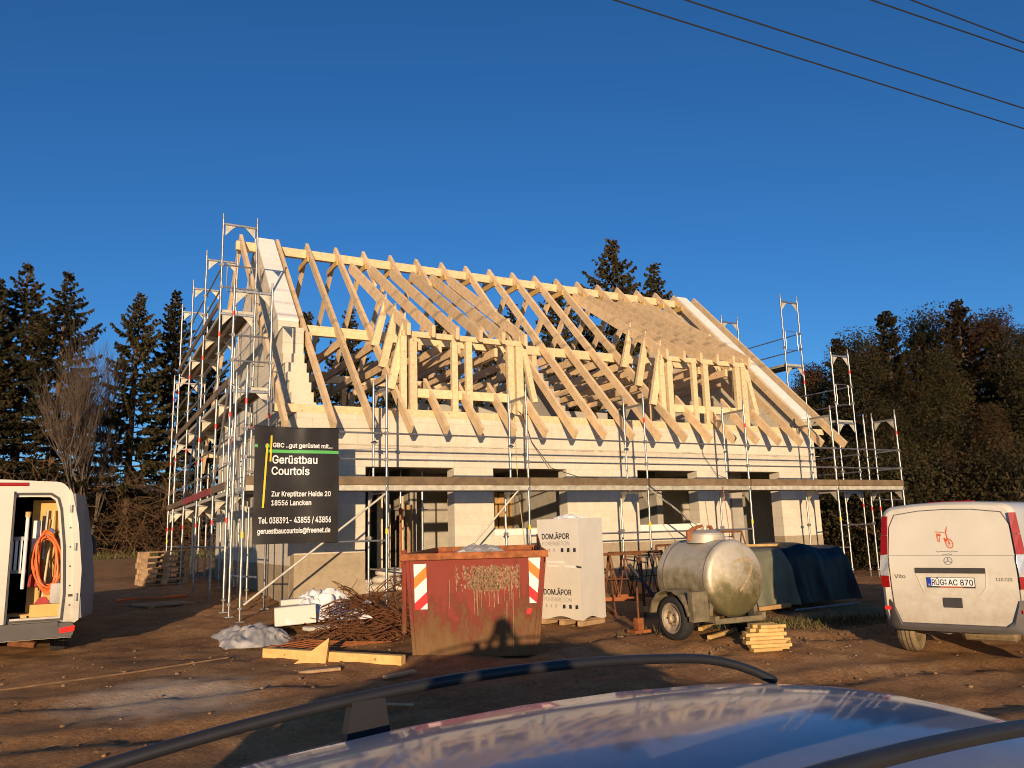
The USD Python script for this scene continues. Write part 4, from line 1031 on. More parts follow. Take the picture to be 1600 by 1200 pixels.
# ------------------------------------------------------------------ vehicles: shared helpers
def loft(secs, closed=True):
    """secs: list of (n x 3) rings of equal length"""
    n = len(secs[0]); m = len(secs); v = np.vstack(secs)
    f = [(i * n + j, i * n + (j + 1) % n, (i + 1) * n + (j + 1) % n, (i + 1) * n + j) for i in range(m - 1) for j in range(n)]
    mb = MB().add(v, f)
    for k, flip in ((0, True), (m - 1, False)):
        ring = secs[k]; c = ring.mean(0)
        tri = [((i + 1) % n, i, n) if flip else (i, (i + 1) % n, n) for i in range(n)]
        mb.add(np.vstack([ring, c]), tri)
    return mb
def car_wheel(parent, c, r, w, side, rim='wheel_rim', tyre='rubber', dish_out=True):
    """c centre, axis along local x, outer side towards side (+1/-1)"""
    M = circle_frame(c, (1, 0, 0)); k = r / .33
    W2 = w / 2
    t_ = part('wheel', MB().lathe([(.20 * k, -W2 * .8), (.25 * k, -W2), (r - .03, -W2), (r - .008, -W2 + .03), (r, -W2 + .05), (r, W2 - .05), (r - .008, W2 - .03), (r - .03, W2), (.25 * k, W2), (.20 * k, W2 * .8), (.19 * k, 0), (.20 * k, -W2 * .8)], 36, M), tyre, parent, smooth=45, local=True)
    for gz_ in (-.05, 0, .05): part('tread_groove', MB().lathe([(r + .0015, gz_ - .006), (r + .0015, gz_ + .006), (r - .004, gz_ + .006), (r - .004, gz_ - .006)], 36, M), 'black_plastic', t_, local=True)
    s_ = side
    part('rim', MB().lathe([(0, s_ * W2 * .55), (.06 * k, s_ * W2 * .6), (.10 * k, s_ * W2 * .4), (.17 * k, s_ * W2 * .35), (.195 * k, s_ * W2 * .75), (.205 * k, s_ * W2 * .8)], 24, M), rim, t_, smooth=30, local=True)
    return t_
def rrect(x0, x1, z0, z1, r, n=5):
    q = sg.box(x0 + r, z0 + r, x1 - r, z1 - r).buffer(r, quad_segs=n); return q

MATS['van_white'] = usdkit.material(stage, '/World/Looks/van_paint_dusty', {
    't': ('texture_coordinate', {}), 's': ('separate_xyz', {}), 'n': ('noise_texture', {'scale': 5., 'detail': 7, 'roughness': .7}), 'n2': ('noise_texture', {'scale': 1.4, 'detail': 3}),
    'z': ('map_range', {'from_min': .35, 'from_max': 1.15, 'to_min': .42, 'to_max': -.08, 'clamp': True}), 'a': ('math', {'math_type': 'add'}),
    'f': ('map_range', {'from_min': .48, 'from_max': 1.0, 'to_min': 0., 'to_max': .6, 'clamp': True}),
    'r': ('rgb_ramp', {'ramp': [(0., (.61, .56, .445)), (.4, (.61, .56, .445)), (.65, (.66, .61, .49)), (1., (.66, .61, .49))]}), 'mx': ('mix_color', {'b': (.27, .19, .11)}),
    'rr': ('map_range', {'from_min': 0., 'from_max': .6, 'to_min': .28, 'to_max': .7}), 'p': ('principled_bsdf', {'coat_weight': .3})},
    [('t.object', 's.vector'), ('t.object', 'n.vector'), ('t.object', 'n2.vector'), ('s.z', 'z.value'), ('n.fac', 'a.value1'), ('z.result', 'a.value2'), ('a.value', 'f.value'), ('n2.fac', 'r.fac'), ('r.color', 'mx.a'), ('f.result', 'mx.fac'),
     ('mx.result', 'p.base_color'), ('f.result', 'rr.value'), ('rr.result', 'p.roughness')], surface='p.BSDF')
# ------------------------------------------------------------------ white panel van at the right, seen from behind
az = math.radians(68)
VO = V(4.1997, -8.2822, 0); VG = -.09
VT = thing('white_panel_van', 'white closed panel van with an orange moped picture, seen from behind at the right', 'van', (VO[0], VO[1], VG), -az)
def ring(y, hw, zb, zt, tb=.10, rt=.16, n=8):
    """cross-section of a van: flat sides with tumblehome, rounded roof edges"""
    q = []
    ws = lambda z: hw * (1 - tb * max(0, (z - 1.05)) ** 1.3 / max(.2, (zt - 1.05)) ** 1.3) if zt > 1.2 else hw
    q += [(-hw * .96, zb), (-hw, zb + .12), (-hw, .75), (-hw, 1.02)]
    zs = np.linspace(min(1.2, zt - rt - .02), zt - rt, 4)
    q += [(-ws(z), z) for z in zs]
    wt = ws(zt - rt)
    q += [(-wt + rt - rt * math.cos(a), zt - rt + rt * math.sin(a) * .8) for a in np.linspace(.3, PI / 2, 5)]
    q += [(-wt * .5, zt - .012), (0, zt)]
    q = q + [(-x, z) for x, z in q[::-1][1:]]
    return np.array([(x, y, z) for x, z in q])
secs = [ring(.055, .775, .42, 1.86), ring(.0, .765, .44, 1.83)][::-1] if False else []
rk = lambda z: max(0., z - 1.12) * .13
def raked(rg):
    rg = rg.copy(); rg[:, 1] += np.array([rk(z) for z in rg[:, 2]]); return rg
secs = [raked(ring(.02, .755, .46, 1.855)), raked(ring(.05, .79, .44, 1.885)), raked(ring(.12, .805, .42, 1.895)), ring(.6, .86, .40, 1.90), ring(1.3, .93, .38, 1.905), ring(3.0, .945, .38, 1.90), ring(3.45, .94, .38, 1.86), ring(4.0, .93, .38, 1.36), ring(4.15, .92, .38, 1.15), ring(4.6, .88, .4, 1.0), ring(4.78, .78, .45, .85)]
part('body', loft(secs), 'van_white', VT, smooth=35, local=True)
def rear(x, z, off=0.): return (x, .02 + rk(z) - off, z)
def rear_panel(poly, off, th, m, parent, nm, label=None, dens=.08):
    """a polygon in (x, z) laid on the raked rear, th thick, rounded rim left to the shader"""
    pts = []
    for g_ in getattr(poly, 'geoms', [poly]):
        z0, z1 = g_.bounds[1], g_.bounds[3]
        cuts = [g_.intersection(sg.box(-9, a, 9, b)) for a, b in ((-9, 1.12), (1.12, 9))]
        for c in cuts:
            for h in getattr(c, 'geoms', [c]):
                if h.is_empty or h.geom_type != 'Polygon' or h.area < 1e-6: continue
                t = trimesh.creation.extrude_polygon(h, th, engine='earcut')
                v = t.vertices
                pts.append((np.array([rear(x, z, off + d) for x, z, d in v]), t.faces[:, ::-1]))
    mb = MB()
    for v, f in pts: mb.add(v, f)
    return part(nm, mb, m, parent, local=True, label=label)
gate = sg.Polygon([(-.655, .49), (-.67, .85), (-.675, 1.25), (-.645, 1.60), (-.575, 1.745), (-.3, 1.785), (0, 1.795), (.3, 1.785), (.60, 1.745), (.675, 1.60), (.705, 1.25), (.70, .85), (.69, .49), (.65, .425), (-.62, .425)]).buffer(.03).buffer(-.03)
tg_ = rear_panel(gate, .004, .012, 'van_white', VT, 'tailgate')
rear_panel(gate.buffer(.012).difference(gate), -.002, .007, 'seam_dark', VT, 'gate_gap')
rear_panel(sg.box(-.672, 1.245, .70, 1.250), .0162, .001, 'seam_dark', tg_, 'seam')
# number-plate recess, handle, lettering
rec = sg.Polygon([(-.385, 1.085), (-.375, 1.045), (-.30, .80), (.30, .79), (.37, .88), (.385, 1.05), (.38, 1.075)]).buffer(.02).buffer(-.02)
rear_panel(rec.buffer(.01).difference(rec), .0155, .006, 'van_white', tg_, 'recess_rim')
rear_panel(sg.box(-.37, 1.048, .375, 1.092).buffer(.01), .0155, .014, 'black_plastic', tg_, 'handle_strip')
pl_ = rear_panel(sg.box(-.262, .868, .262, .99), .016, .008, 'black_plastic', VT, 'number_plate')
rear_panel(sg.box(-.212, .886, .254, .984), .0245, .001, 'plate_white', pl_, 'plate_face')
rear_panel(sg.box(-.256, .886, -.213, .984), .0245, .001, 'plate_blue', pl_, 'country_band')
rear_panel(sg.box(-.12, .870, .13, .883), .0245, .001, 'logo_orange', pl_, 'plate_strip')
rear_panel(sg.Point(-.052, .955).buffer(.012), .0256, .001, 'tool_blue', pl_, 'seal'); rear_panel(sg.Point(-.052, .917).buffer(.014), .0256, .001, 'steel_dull', pl_, 'seal')
def rear_text(txt, x, z, h, w, m, parent, off, bold=True, nm='lettering'):
    t = meshkit.text_mesh(txt, h, .001, bold=bold); s_ = w / (t.bounds[1][0] - t.bounds[0][0])
    v = np.array([rear(x + (a - t.bounds[0][0]) * s_, z + b, off + c) for a, b, c in t.vertices])
    return part(nm, MB().add(v, t.faces), m, parent, local=True)
rear_text('RÜG', -.205, .899, .066, .135, 'print_dark', pl_, .0257); rear_text('AC 870', -.026, .899, .066, .268, 'print_dark', pl_, .0257)
rear_text('D', -.242, .893, .018, .014, 'plate_white', pl_, .0257)
rear_panel(sg.box(-.09, .648, .09, .74).buffer(.012), .016, .012, 'black_plastic', VT, 'handle')
rear_text('Vito', -.63, .975, .045, .13, 'seam_dark', tg_, .0165); rear_text('110 CDI', .48, .955, .034, .17, 'seam_dark', tg_, .0165)
star = sg.Point(0, 1.185).buffer(.048).difference(sg.Point(0, 1.185).buffer(.041))
for a in (90, 210, 330): star = star.union(sg.LineString([(0, 1.185), (.043 * math.cos(math.radians(a)), 1.185 + .043 * math.sin(math.radians(a)))]).buffer(.005))
rear_panel(star, .016, .004, 'steel_dull', tg_, 'emblem')
rear_text('Fahrzeugbau', -.125, 1.295, .022, .235, 'print_dark', tg_, .0165, False) if False else None
# the faint two-line lettering and the moped drawing
wob = lambda x0, x1, z, a: sg.LineString([(x, z + a * math.sin(x * 140) * (.6 + .4 * math.sin(x * 37))) for x in np.linspace(x0, x1, 60)]).buffer(.0028)
rear_panel(wob(-.125, .115, 1.295, .008), .0162, .001, 'print_dark', tg_, 'script_line'); rear_panel(wob(-.055, .05, 1.263, .007), .0162, .001, 'print_dark', tg_, 'script_line')
mx, mz = 0.0, 1.36
def rg_(x, z, a, b, ang=0): return sa.rotate(sa.scale(sg.Point(x, z).buffer(1, 24), a, b), ang, (x, z))
lg = rg_(mx + .03, mz + .03, .042, .062, 18).difference(rg_(mx + .03, mz + .03, .031, .049, 18))
lg = lg.union(rg_(mx + .03, mz + .03, .010, .014))
for a in range(0, 360, 60): lg = lg.union(sg.LineString([(mx + .03, mz + .03), (mx + .03 + .034 * math.cos(math.radians(a)), mz + .03 + .05 * math.sin(math.radians(a)))]).buffer(.0018))
for pts, wd_ in (([(.03, .03), (.012, .10), (.0, .16), (.005, .20)], .006), ([(-.02, .09), (-.008, .05), (.01, .09)], .010), ([(-.115, .172), (-.06, .165), (-.01, .158)], .005), ([(-.10, .145), (-.065, .14), (-.062, .125), (-.098, .13), (-.10, .145)], .007),
                 ([(-.105, .125), (-.095, .06), (-.075, .05), (-.068, .12)], .004), ([(-.092, .12), (-.085, .06)], .003), ([(.005, .20), (.018, .21), (.012, .235)], .004), ([(.0, .18), (.02, .178)], .004), ([(.0, .135), (.012, .12), (.004, .105)], .006)):
    lg = lg.union(sg.LineString([(mx + x, mz + z) for x, z in pts]).buffer(wd_))
rear_panel(lg, .0162, .001, 'logo_orange', tg_, 'moped_picture')
# lamps up both rear corners
for s_ in (-1, 1):
    o_ = .0 if s_ < 0 else .03
    P = lambda a: sg.Polygon([(s_ * x + o_, z) for x, z in a]).buffer(0)
    xo = lambda z: .80 - .10 * max(0, z - 1.05) ** 1.2 - .02
    outl = lambda za, zb: [(xo(z) - (.085 if z < 1.25 else .075 - .03 * (z - 1.25)), z) for z in np.linspace(za, zb, 6)] + [(xo(z) + .01, z) for z in np.linspace(zb, za, 6)]
    for (za, zb_, m) in ((1.50, 1.74, 'lens_red'), (1.262, 1.495, 'lens_red'), (1.005, 1.255, 'lens_clear'), (.865, 1.0, 'lens_red')):
        lamp = P(outl(za, zb_))
        mb = MB(); t = trimesh.creation.extrude_polygon(lamp, .03, engine='earcut')
        vv = np.array([rear(x, z, .012 + d - .10 * max(0., abs(x - o_) - (xo(z) - .055)) * 4) for x, z, d in t.vertices])
        part('rear_lamp', MB().add(vv, t.faces[:, ::-1]), m, VT, local=True)
    part('reflector', MB().box((s_ * .735 - .035 + o_ * .5, -.04, .595), (s_ * .735 + .035 + o_ * .5, -.015, .635)), 'lens_bright', VT, local=True)
bp = []
for y, o2 in ((-.055, .0), (-.05, .02)): pass
bpx = np.linspace(-.80, .83, 24)
def bump_ring(x):
    e = (abs(x - .015) / .815) ** 8; y0 = -.06 + .16 * e
    lo_, hi_ = .36 + .03 * e, (.445 if abs(x) < .60 else .445 + min(1, (abs(x) - .60) / .09) * .30)
    return np.array([(x, y0 + .06, hi_), (x, y0 + .015, hi_ - .005), (x, y0, hi_ - .05), (x, y0 - .005, lo_ + .05), (x, y0 + .02, lo_), (x, y0 + .2, lo_), (x, y0 + .2, hi_)])
part('bumper', loft([bump_ring(x) for x in bpx]), 'bumper_grey', VT, smooth=30, local=True)
for x in (-.70, .70):
    car_wheel(VT, (x, .78, .325), .325, .21, 1 if x > 0 else -1, tyre='tyre_dusty'); car_wheel(VT, (x * 1.03, 3.95, .325), .325, .21, 1 if x > 0 else -1, tyre='tyre_dusty')
part('rear_axle', MB().tube([(-.65, .78, .33), (.65, .78, .33)], .06, 8).tube([(-.45, .45, .36), (-.2, .5, .30), (.0, .7, .34)], .04, 6), 'steel_dull', VT, local=True)
part('exhaust_silencer', MB().lathe([(0, -.30), (.08, -.30), (.11, -.26), (.11, .26), (.08, .30), (0, .30)], 14, circle_frame((.28, .42, .33), (1, 0, 0))), 'tyre_dusty', VT, local=True)
part('underbody', MB().box((-.7, .2, .40), (.7, 4.4, .46)), 'black_plastic', VT, local=True)
part('roof_lamp', MB().beam((-.22, .34, 1.885), (.30, .34, 1.888), .05, .03), 'lens_red', VT, local=True)
part('windscreen', MB().add([(-.70, 3.53, 1.80), (.70, 3.53, 1.80), (.80, 4.03, 1.33), (-.80, 4.03, 1.33)], [(0, 3, 2, 1)]).add([(-.70, 3.50, 1.80), (.70, 3.50, 1.80), (.80, 4.0, 1.33), (-.80, 4.0, 1.33)], [(0, 1, 2, 3)]), 'car_glass', VT, local=True)
for s_ in (-1, 1): part('mirror', MB().tm(trimesh.creation.icosphere(2, 1.)).xf(frame((s_ * 1.06, 3.5, 1.18), (.09, 0, 0), (0, .06, 0), (0, 0, .13))), 'black_plastic', VT, smooth=True, local=True)

# ------------------------------------------------------------------ high white van at the left with an open rear door
SV = thing('open_work_van', 'white work van with its rear door open on tools and orange cables', 'van', (-6.1, -2.2, .06))
sO = V(-6.1, -2.2, .06)
sp_ = lambda x, y, z: (x, y, z)
ZT, ZS = 2.36, .56                       # roof and sill above the ground, local
hwz = lambda z: 1.0 - .17 * max(0, (z - 1.1) / 1.25) ** 1.5 + .0
def side_ring(y):                          # right half outline of the shell, outer, from sill to roof centre
    o = [(1.0, .34), (1.02, .7)] + [(hwz(z) + .02, z) for z in np.linspace(1.0, ZT - .22, 6)]
    wt = hwz(ZT - .22) + .02
    o += [(wt - .18 + .18 * math.cos(a), ZT - .22 + .22 * math.sin(a)) for a in np.linspace(.25, PI / 2, 6)] + [(0, ZT + .03)]
    return o
full = side_ring(0); full = full + [(-x, z) for x, z in full[::-1][1:]]
inner = [(x * .935, z - (.07 if z > 2.1 else 0)) for x, z in full]
def shell(y0, y1, outl, flip):
    v = [(x, y, z) for y in (y0, y1) for x, z in outl]; n = len(outl)
    f = [(i, i + 1, n + i + 1, n + i) if not flip else (n + i, n + i + 1, i + 1, i) for i in range(n - 1)]
    return np.array(v, float), np.array(f)
part('body', MB().add(*shell(.02, 3.6, full, False)), 'van_white', SV, smooth=35, local=True)
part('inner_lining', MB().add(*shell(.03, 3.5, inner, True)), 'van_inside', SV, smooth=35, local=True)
part('load_floor', MB().box((-.94, .02, ZS - .1), (.94, 3.5, ZS)), 'van_inside', SV, local=True)
part('bulkhead', MB().prism(sg.Polygon(inner), 1, 3.4, 3.46), 'van_inside', SV, local=True)
# cab
cab = []
for y, zt, hw in ((3.6, ZT, 1.02), (4.0, ZT - .25, 1.0), (4.55, 1.35, .98), (5.0, 1.15, .95), (5.4, 1.0, .88), (5.5, .8, .8)):
    cab.append(ring(y, hw, .34, zt, .14, .14))
part('cab', loft(cab), 'van_white', SV, smooth=35, local=True)
part('windscreen', MB().add([(-.75, 4.08, 2.0), (.75, 4.08, 2.0), (.86, 4.58, 1.40), (-.86, 4.58, 1.40)], [(0, 3, 2, 1)]), 'car_glass', SV, local=True)
# rear frame around the opening
outer = sg.Polygon([(x, z) for x, z in full] )
opening = sg.Polygon([(-.84, ZS), (.885, ZS), (.90, .9), (.865, 1.5), (.80, 2.0), (.755, 2.15), (.66, 2.215), (-.64, 2.215), (-.73, 2.15), (-.80, 2.0), (-.85, 1.5), (-.86, .9)]).buffer(.03).buffer(-.03)
part('rear_frame', MB().prism(outer.difference(opening), 1, -.01, .05), 'van_white', SV, local=True)
part('door_seal', MB().prism(opening.difference(opening.buffer(-.03)), 1, -.022, .02), 'black_plastic', SV, local=True)
part('inner_reveal', MB().prism(opening.buffer(-.03).difference(opening.buffer(-.055)), 1, .0, .10), 'van_white', SV, local=True)
part('hinge_pillar', MB().prism(sg.Polygon([(1.0, ZS - .05), (1.07, ZS), (1.07, 1.2), (1.0, 1.8), (.91, 2.2), (.87, 2.28), (.90, 2.0), (.965, 1.4), (.985, .9)]), 1, -.05, .02), 'van_white', SV, local=True)
# closed left leaf
lf = opening.intersection(sg.box(-2, 0, .215, 3))
ld = part('rear_door', MB().prism(lf.buffer(.02, join_style=2), 1, -.062, -.025), 'van_white', SV, local=True, label='closed left rear door leaf')
part('door_edge', MB().box((.236, -.055, ZS), (.262, -.03, 2.2)), 'black_plastic', ld, local=True)
# open right leaf, swung right round against the side, seen edge-on in the shade
hx, hy = 1.05, -.05
a_ = math.radians(78)
dd = V(math.cos(a_), math.sin(a_), 0); dn = V(-dd[1], dd[0], 0)
dz0, dz1 = ZS + .02, 2.22
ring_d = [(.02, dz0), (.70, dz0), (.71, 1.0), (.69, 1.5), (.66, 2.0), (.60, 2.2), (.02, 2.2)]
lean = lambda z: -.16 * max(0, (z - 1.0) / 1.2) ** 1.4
def door_pt(u, z, t): p_ = V(hx + lean(z), hy, z) + dd * u + dn * t; return p_
rd = MB()
n = len(ring_d)
vv = [door_pt(u, z, 0) for u, z in ring_d] + [door_pt(u, z, -.05) for u, z in ring_d]
rd.add(vv, [(i, (i + 1) % n, (i + 1) % n + n, i + n) for i in range(n)])
rd.f.append(np.array([(0, i + 1, i) for i in range(1, n - 1)] + [(n, n + i, n + i + 1) for i in range(1, n - 1)]))
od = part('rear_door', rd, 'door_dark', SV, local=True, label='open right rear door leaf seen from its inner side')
for z0, z1 in ((.75, 1.25), (1.4, 2.0)):
    part('door_panel', MB().add([door_pt(u, z, .012) for u, z in ((.10, z0), (.58, z0), (.56, z1), (.10, z1))], [(0, 1, 2, 3)]), 'black_plastic', od, local=True)
part('door_rod', MB().tube([door_pt(.62, .7, .03), door_pt(.60, 1.4, .03), door_pt(.57, 2.1, .03)], .015, 6), 'cable_dark', od, local=True)
for z in (.85, 1.5, 2.0): part('hinge', MB().tube([V(hx + lean(z) - .02, hy + .0, z - .05), V(hx + lean(z) - .02, hy, z + .05)], .02, 8), 'steel_dull', SV, local=True)
part('bumper', MB().prism(rrect(-1.02, 1.02, .36, ZS - .02, .05), 1, -.13, .12), 'bumper_grey', SV, local=True)
part('bumper_step', MB().box((-.9, -.145, .50), (.84, -.02, ZS - .003)), 'bumper_grey', SV, local=True)
part('bumper_reflector', MB().prism(sg.Polygon([(.86, .41), (1.03, .43), (1.035, .50), (.86, .475)]), 1, -.142, -.128), 'lens_bright', SV, local=True)
part('high_brake_lamp', MB().beam((-.25, -.012, ZT - .035), (.39, -.012, ZT - .035), .03, .045), 'lens_red', SV, local=True)
for x in (-.86, .86):
    car_wheel(SV, (x, 1.15, .33), .33, .22, 1 if x > 0 else -1); car_wheel(SV, (x, 4.6, .33), .33, .22, 1 if x > 0 else -1)
part('mirror', MB().tm(trimesh.creation.icosphere(2, 1.)).xf(frame((1.22, 4.1, 1.5), (.10, 0, 0), (0, .07, 0), (0, 0, .2))), 'black_plastic', SV, smooth=True, local=True)
part('exhaust', MB().tube([(.3, .2, .30), (.6, .05, .27)], .04, 8), 'rust', SV, local=True)
part('shelf_side', MB().box((.50, .16, ZS + .01), (.53, 1.9, 2.1)), 'van_ply', SV, local=True) if False else None
part('ply_lining', MB().prism(sg.Polygon([(.20, 0), (2.4, 0), (2.4, 1.60), (.20, 1.60)]), 1, 0, .02).xf(frame((.86, 0, ZS + .01), (0, 1, 0), (1, 0, 0), (-.06, 0, 1))), 'van_ply', SV, local=True)
part('ply_lining', MB().box((.44, .47, ZS + .01), (.86, .49, 2.14)), 'van_ply', SV, local=True, label='upright yellow plywood sheet facing the opening')
part('ply_box', MB().box((.50, .12, ZS + .005), (.84, .44, ZS + .21)), 'van_ply', SV, local=True)
part('shelf', MB().box((-.9, .5, 1.3), (-.45, 3.2, 1.33)), 'van_inside', SV, local=True)
# things inside, each one its own object
sg_ = lambda x, y, z: tuple(sO + V(x, y, z))
cc = MB()
r4 = np.random.default_rng(3)
for k in range(9):
    a, b = .15 + r4.normal(0, .015), .33 + r4.normal(0, .03); ph = r4.uniform(0, 6)
    cc.tube([sg_(.66 + a * math.sin(q) * (.9 + .1 * math.cos(2 * q + ph)) - .03 * math.cos(q), .26 + .04 * math.sin(q * 2 + ph) + r4.normal(0, .004) - .02 * k * .5, 1.36 + b * math.cos(q) - .12 * (1 - math.cos(q)) * .4) for q in np.linspace(0, 2 * PI, 26)], .013, 6, False)
part('cable_coil', cc, 'cable_orange', label='orange cable hung up in loops inside the open van', cat='cable')
part('cable_tie', MB().tube([sg_(.62, .24, 1.62), sg_(.70, .22, 1.74)], .035, 6), 'tool_blue', label='blue tie holding the orange cable loops in the van', cat='strap')
part('light_tube', MB().tube([sg_(.40, .1, .98), sg_(.405, .1, 1.9)], .022, 8), 'film_white', label='long white tube standing upright in the dark van interior', cat='tube')
part('tube_cap', MB().tube([sg_(.405, .1, 1.90), sg_(.405, .1, 1.97)], .032, 8), 'fresh_timber', label='brown wooden cap on the tall white tube in the van', cat='cap')
lamp_ = thing('site_lamp', 'white slatted site lamp hanging in the dark van beside the long tube', 'lamp', sg_(.28, .6, 1.25))
for k in range(4): part('slat', MB().box(sg_(.235 + k * .05, .12, 1.22), sg_(.265 + k * .05, .16, 1.60)), 'film_white', lamp_)
part('lamp_frame', MB().box(sg_(.22, .11, 1.60), sg_(.43, .17, 1.65)).box(sg_(.22, .11, 1.18), sg_(.43, .17, 1.22)), 'steel_dull', lamp_)
br = thing('broom', 'broom with a pale handle and red bristles leaning inside the van', 'broom', sg_(.63, .5, ZS + .2))
part('handle', MB().tube([sg_(.63, .2, ZS + .27), sg_(.70, .42, 2.0)], .014, 6), 'stud_timber', br)
part('head', MB().add([sg_(x, y, z) for x, y, z in ((.54, .16, ZS + .212), (.73, .16, ZS + .212), (.73, .24, ZS + .212), (.54, .24, ZS + .212), (.60, .17, ZS + .30), (.68, .17, ZS + .30), (.68, .22, ZS + .30), (.60, .22, ZS + .30))], [(0, 1, 5, 4), (1, 2, 6, 5), (2, 3, 7, 6), (3, 0, 4, 7), (4, 5, 6, 7)]), 'broom_red', br)
part('spirit_level', MB().beam(sg_(.60, .40, 1.35), sg_(.62, .44, 2.0), .03, .06, (0, 1, 0)), 'steel', label='aluminium spirit level leaning on the plywood in the van', cat='spirit level')
part('white_box', MB().box(sg_(.46, .34, 1.45), sg_(.56, .46, 1.86)), 'film_white', label='narrow white carton on the plywood wall inside the van', cat='carton')
part('canister', MB().prism(rrect(.72, .86, ZS + .215, ZS + .47, .03), 1, .14, .30).xf(rz(0, sO)), 'film_grey', label='pale plastic canister at the lower right inside the van', cat='canister')
part('red_bag', tri_sheet(*crumple(sg_(.54, .38, 1.0), .09, .08, .45, 17, 14)), 'broom_red', label='dark red cloth bag behind the orange cable in the van', cat='bag')
for z_ in (.95, 1.55): part('lashing_rail', MB().beam((-.9, .2, z_), (-.9, 3.3, z_), .02, .05), 'steel_dull', SV, local=True)
for k in range(6): part('frame_bolt', MB().tm(trimesh.creation.icosphere(1, .011)).xf(frame((.955 - .012 * k, -.014, .75 + .25 * k), (1, 0, 0), (0, 1, 0), (0, 0, 1))), 'black_plastic', SV, local=True)
part('door_catch', MB().box((.93, -.035, .86), (.985, -.008, .89)), 'black_plastic', SV, local=True)
r9 = np.random.default_rng(77)
for k, (nm, m, x, y, z, L, lab) in enumerate((('crowbar', 'rust', .74, .44, .8, .95, 'dark iron bar leaning behind the broom inside the van'), ('shovel_handle', 'pallet_wood', .78, .43, .78, 1.25, 'worn brown shovel handle standing inside the van'), ('wood_lath', 'fresh_timber', .57, .42, .78, 1.1, 'short wooden lath leaning on the plywood in the van'), ('grey_pipe', 'steel_dull', .83, .25, .8, .7, 'short grey pipe at the right inside the van'))):
    part(nm, MB().tube([sg_(x, y, z), sg_(x + r9.normal(0, .03), y + .02, z + L)], .012, 6), m, label=lab, cat=nm.replace('_', ' '))
part('extension_lead', MB().tube([sg_(.70, .3, 1.7), sg_(.62, .28, 1.35), sg_(.72, .3, 1.1), sg_(.80, .33, .95), sg_(.76, .2, .80)], .009, 5), 'cable_dark', label='black extension lead dangling over the orange loops in the van', cat='lead')
pv = thing('small_pallet', 'little wooden pallet on the van floor at the sill', 'pallet', sg_(.3, .35, ZS))
for k in range(3): part('slat', MB().box(sg_(.15, .2 + k * .16, ZS + .07), sg_(.52, .3 + k * .16, ZS + .09)), 'fresh_timber', pv)
for k in range(2): part('bearer', MB().box(sg_(.2 + k * .2, .2, ZS + .002), sg_(.27 + k * .2, .62, ZS + .068)), 'fresh_timber', pv)
part('grey_tool', MB().tube([sg_(.81, .3, .95), sg_(.81, .3, 1.5), sg_(.78, .35, 1.75)], [.03, .045, .02], 8), 'steel_dull', label='grey power tool hanging beside the orange cable in the van', cat='power tool')

# ------------------------------------------------------------------ the silver estate car in front of the camera
ca = math.radians(87.72)
CO = V(-4.043, -13.137, 0)
CT = thing('silver_estate_car', 'silver estate car close to the viewer with black roof rails and a dusty shiny roof', 'car', (CO[0], CO[1], -.26), math.radians(90) - ca)
# local: x forward (along the car), y to its left, z up from the ground;  roof middle at x = 0
GZc = .26
zr = lambda x: 1.197 - .062 * (x + .05) ** 2 - (.10 * max(0, x - .55) ** 2) + GZc           # roof crown along the car
hw_r = lambda x: .545 - .03 * x * x                                                       # half width at the gutters
def car_ring(x, top, ht, hb, zb=.22, zs=.86):
    """half outline: sill, shoulder, gutter, roof crown"""
    q = [(-hb * .9, zb), (-hb, zb + .12), (-hb - .01, .62), (-hb + .02, zs)]
    q += [(-(hb - .03) + (hb - .03 - ht) * t ** .9, zs + (top - .135 - zs) * t) for t in (.33, .66, 1.)]
    q += [(-ht + .03, top - .088), (-ht + .08, top - .055), (-ht * .66, top - .024), (-ht * .33, top - .006), (0, top)]
    q = q + [(-a, b) for a, b in q[::-1][1:]]
    return np.array([(x, a, b) for a, b in q])
xs_ = [-2.0, -1.85, -1.6, -1.3, -1.0, -.7, -.4, -.1, .2, .5, .7, .82]
cr = [car_ring(-2.55, .75, .55, .72, .3, .70), car_ring(-2.5, .98, .58, .80, .25, .80)] + [car_ring(-2.3, 1.18, .54, .83)] + [car_ring(x, zr(x), hw_r(x), .875) for x in xs_]
cr += [car_ring(.90, zr(.82) - .02, hw_r(.86), .88), car_ring(1.05, zr(.82) - .10, .56, .88), car_ring(1.55, 1.0, .62, .88), car_ring(1.75, .93, .66, .88, .22, .82), car_ring(2.3, .86, .64, .85, .22, .78), car_ring(2.6, .76, .58, .76, .26, .66), car_ring(2.68, .6, .5, .66, .3, .52)]
part('body', loft(cr), 'car_paint', CT, smooth=30, local=True)
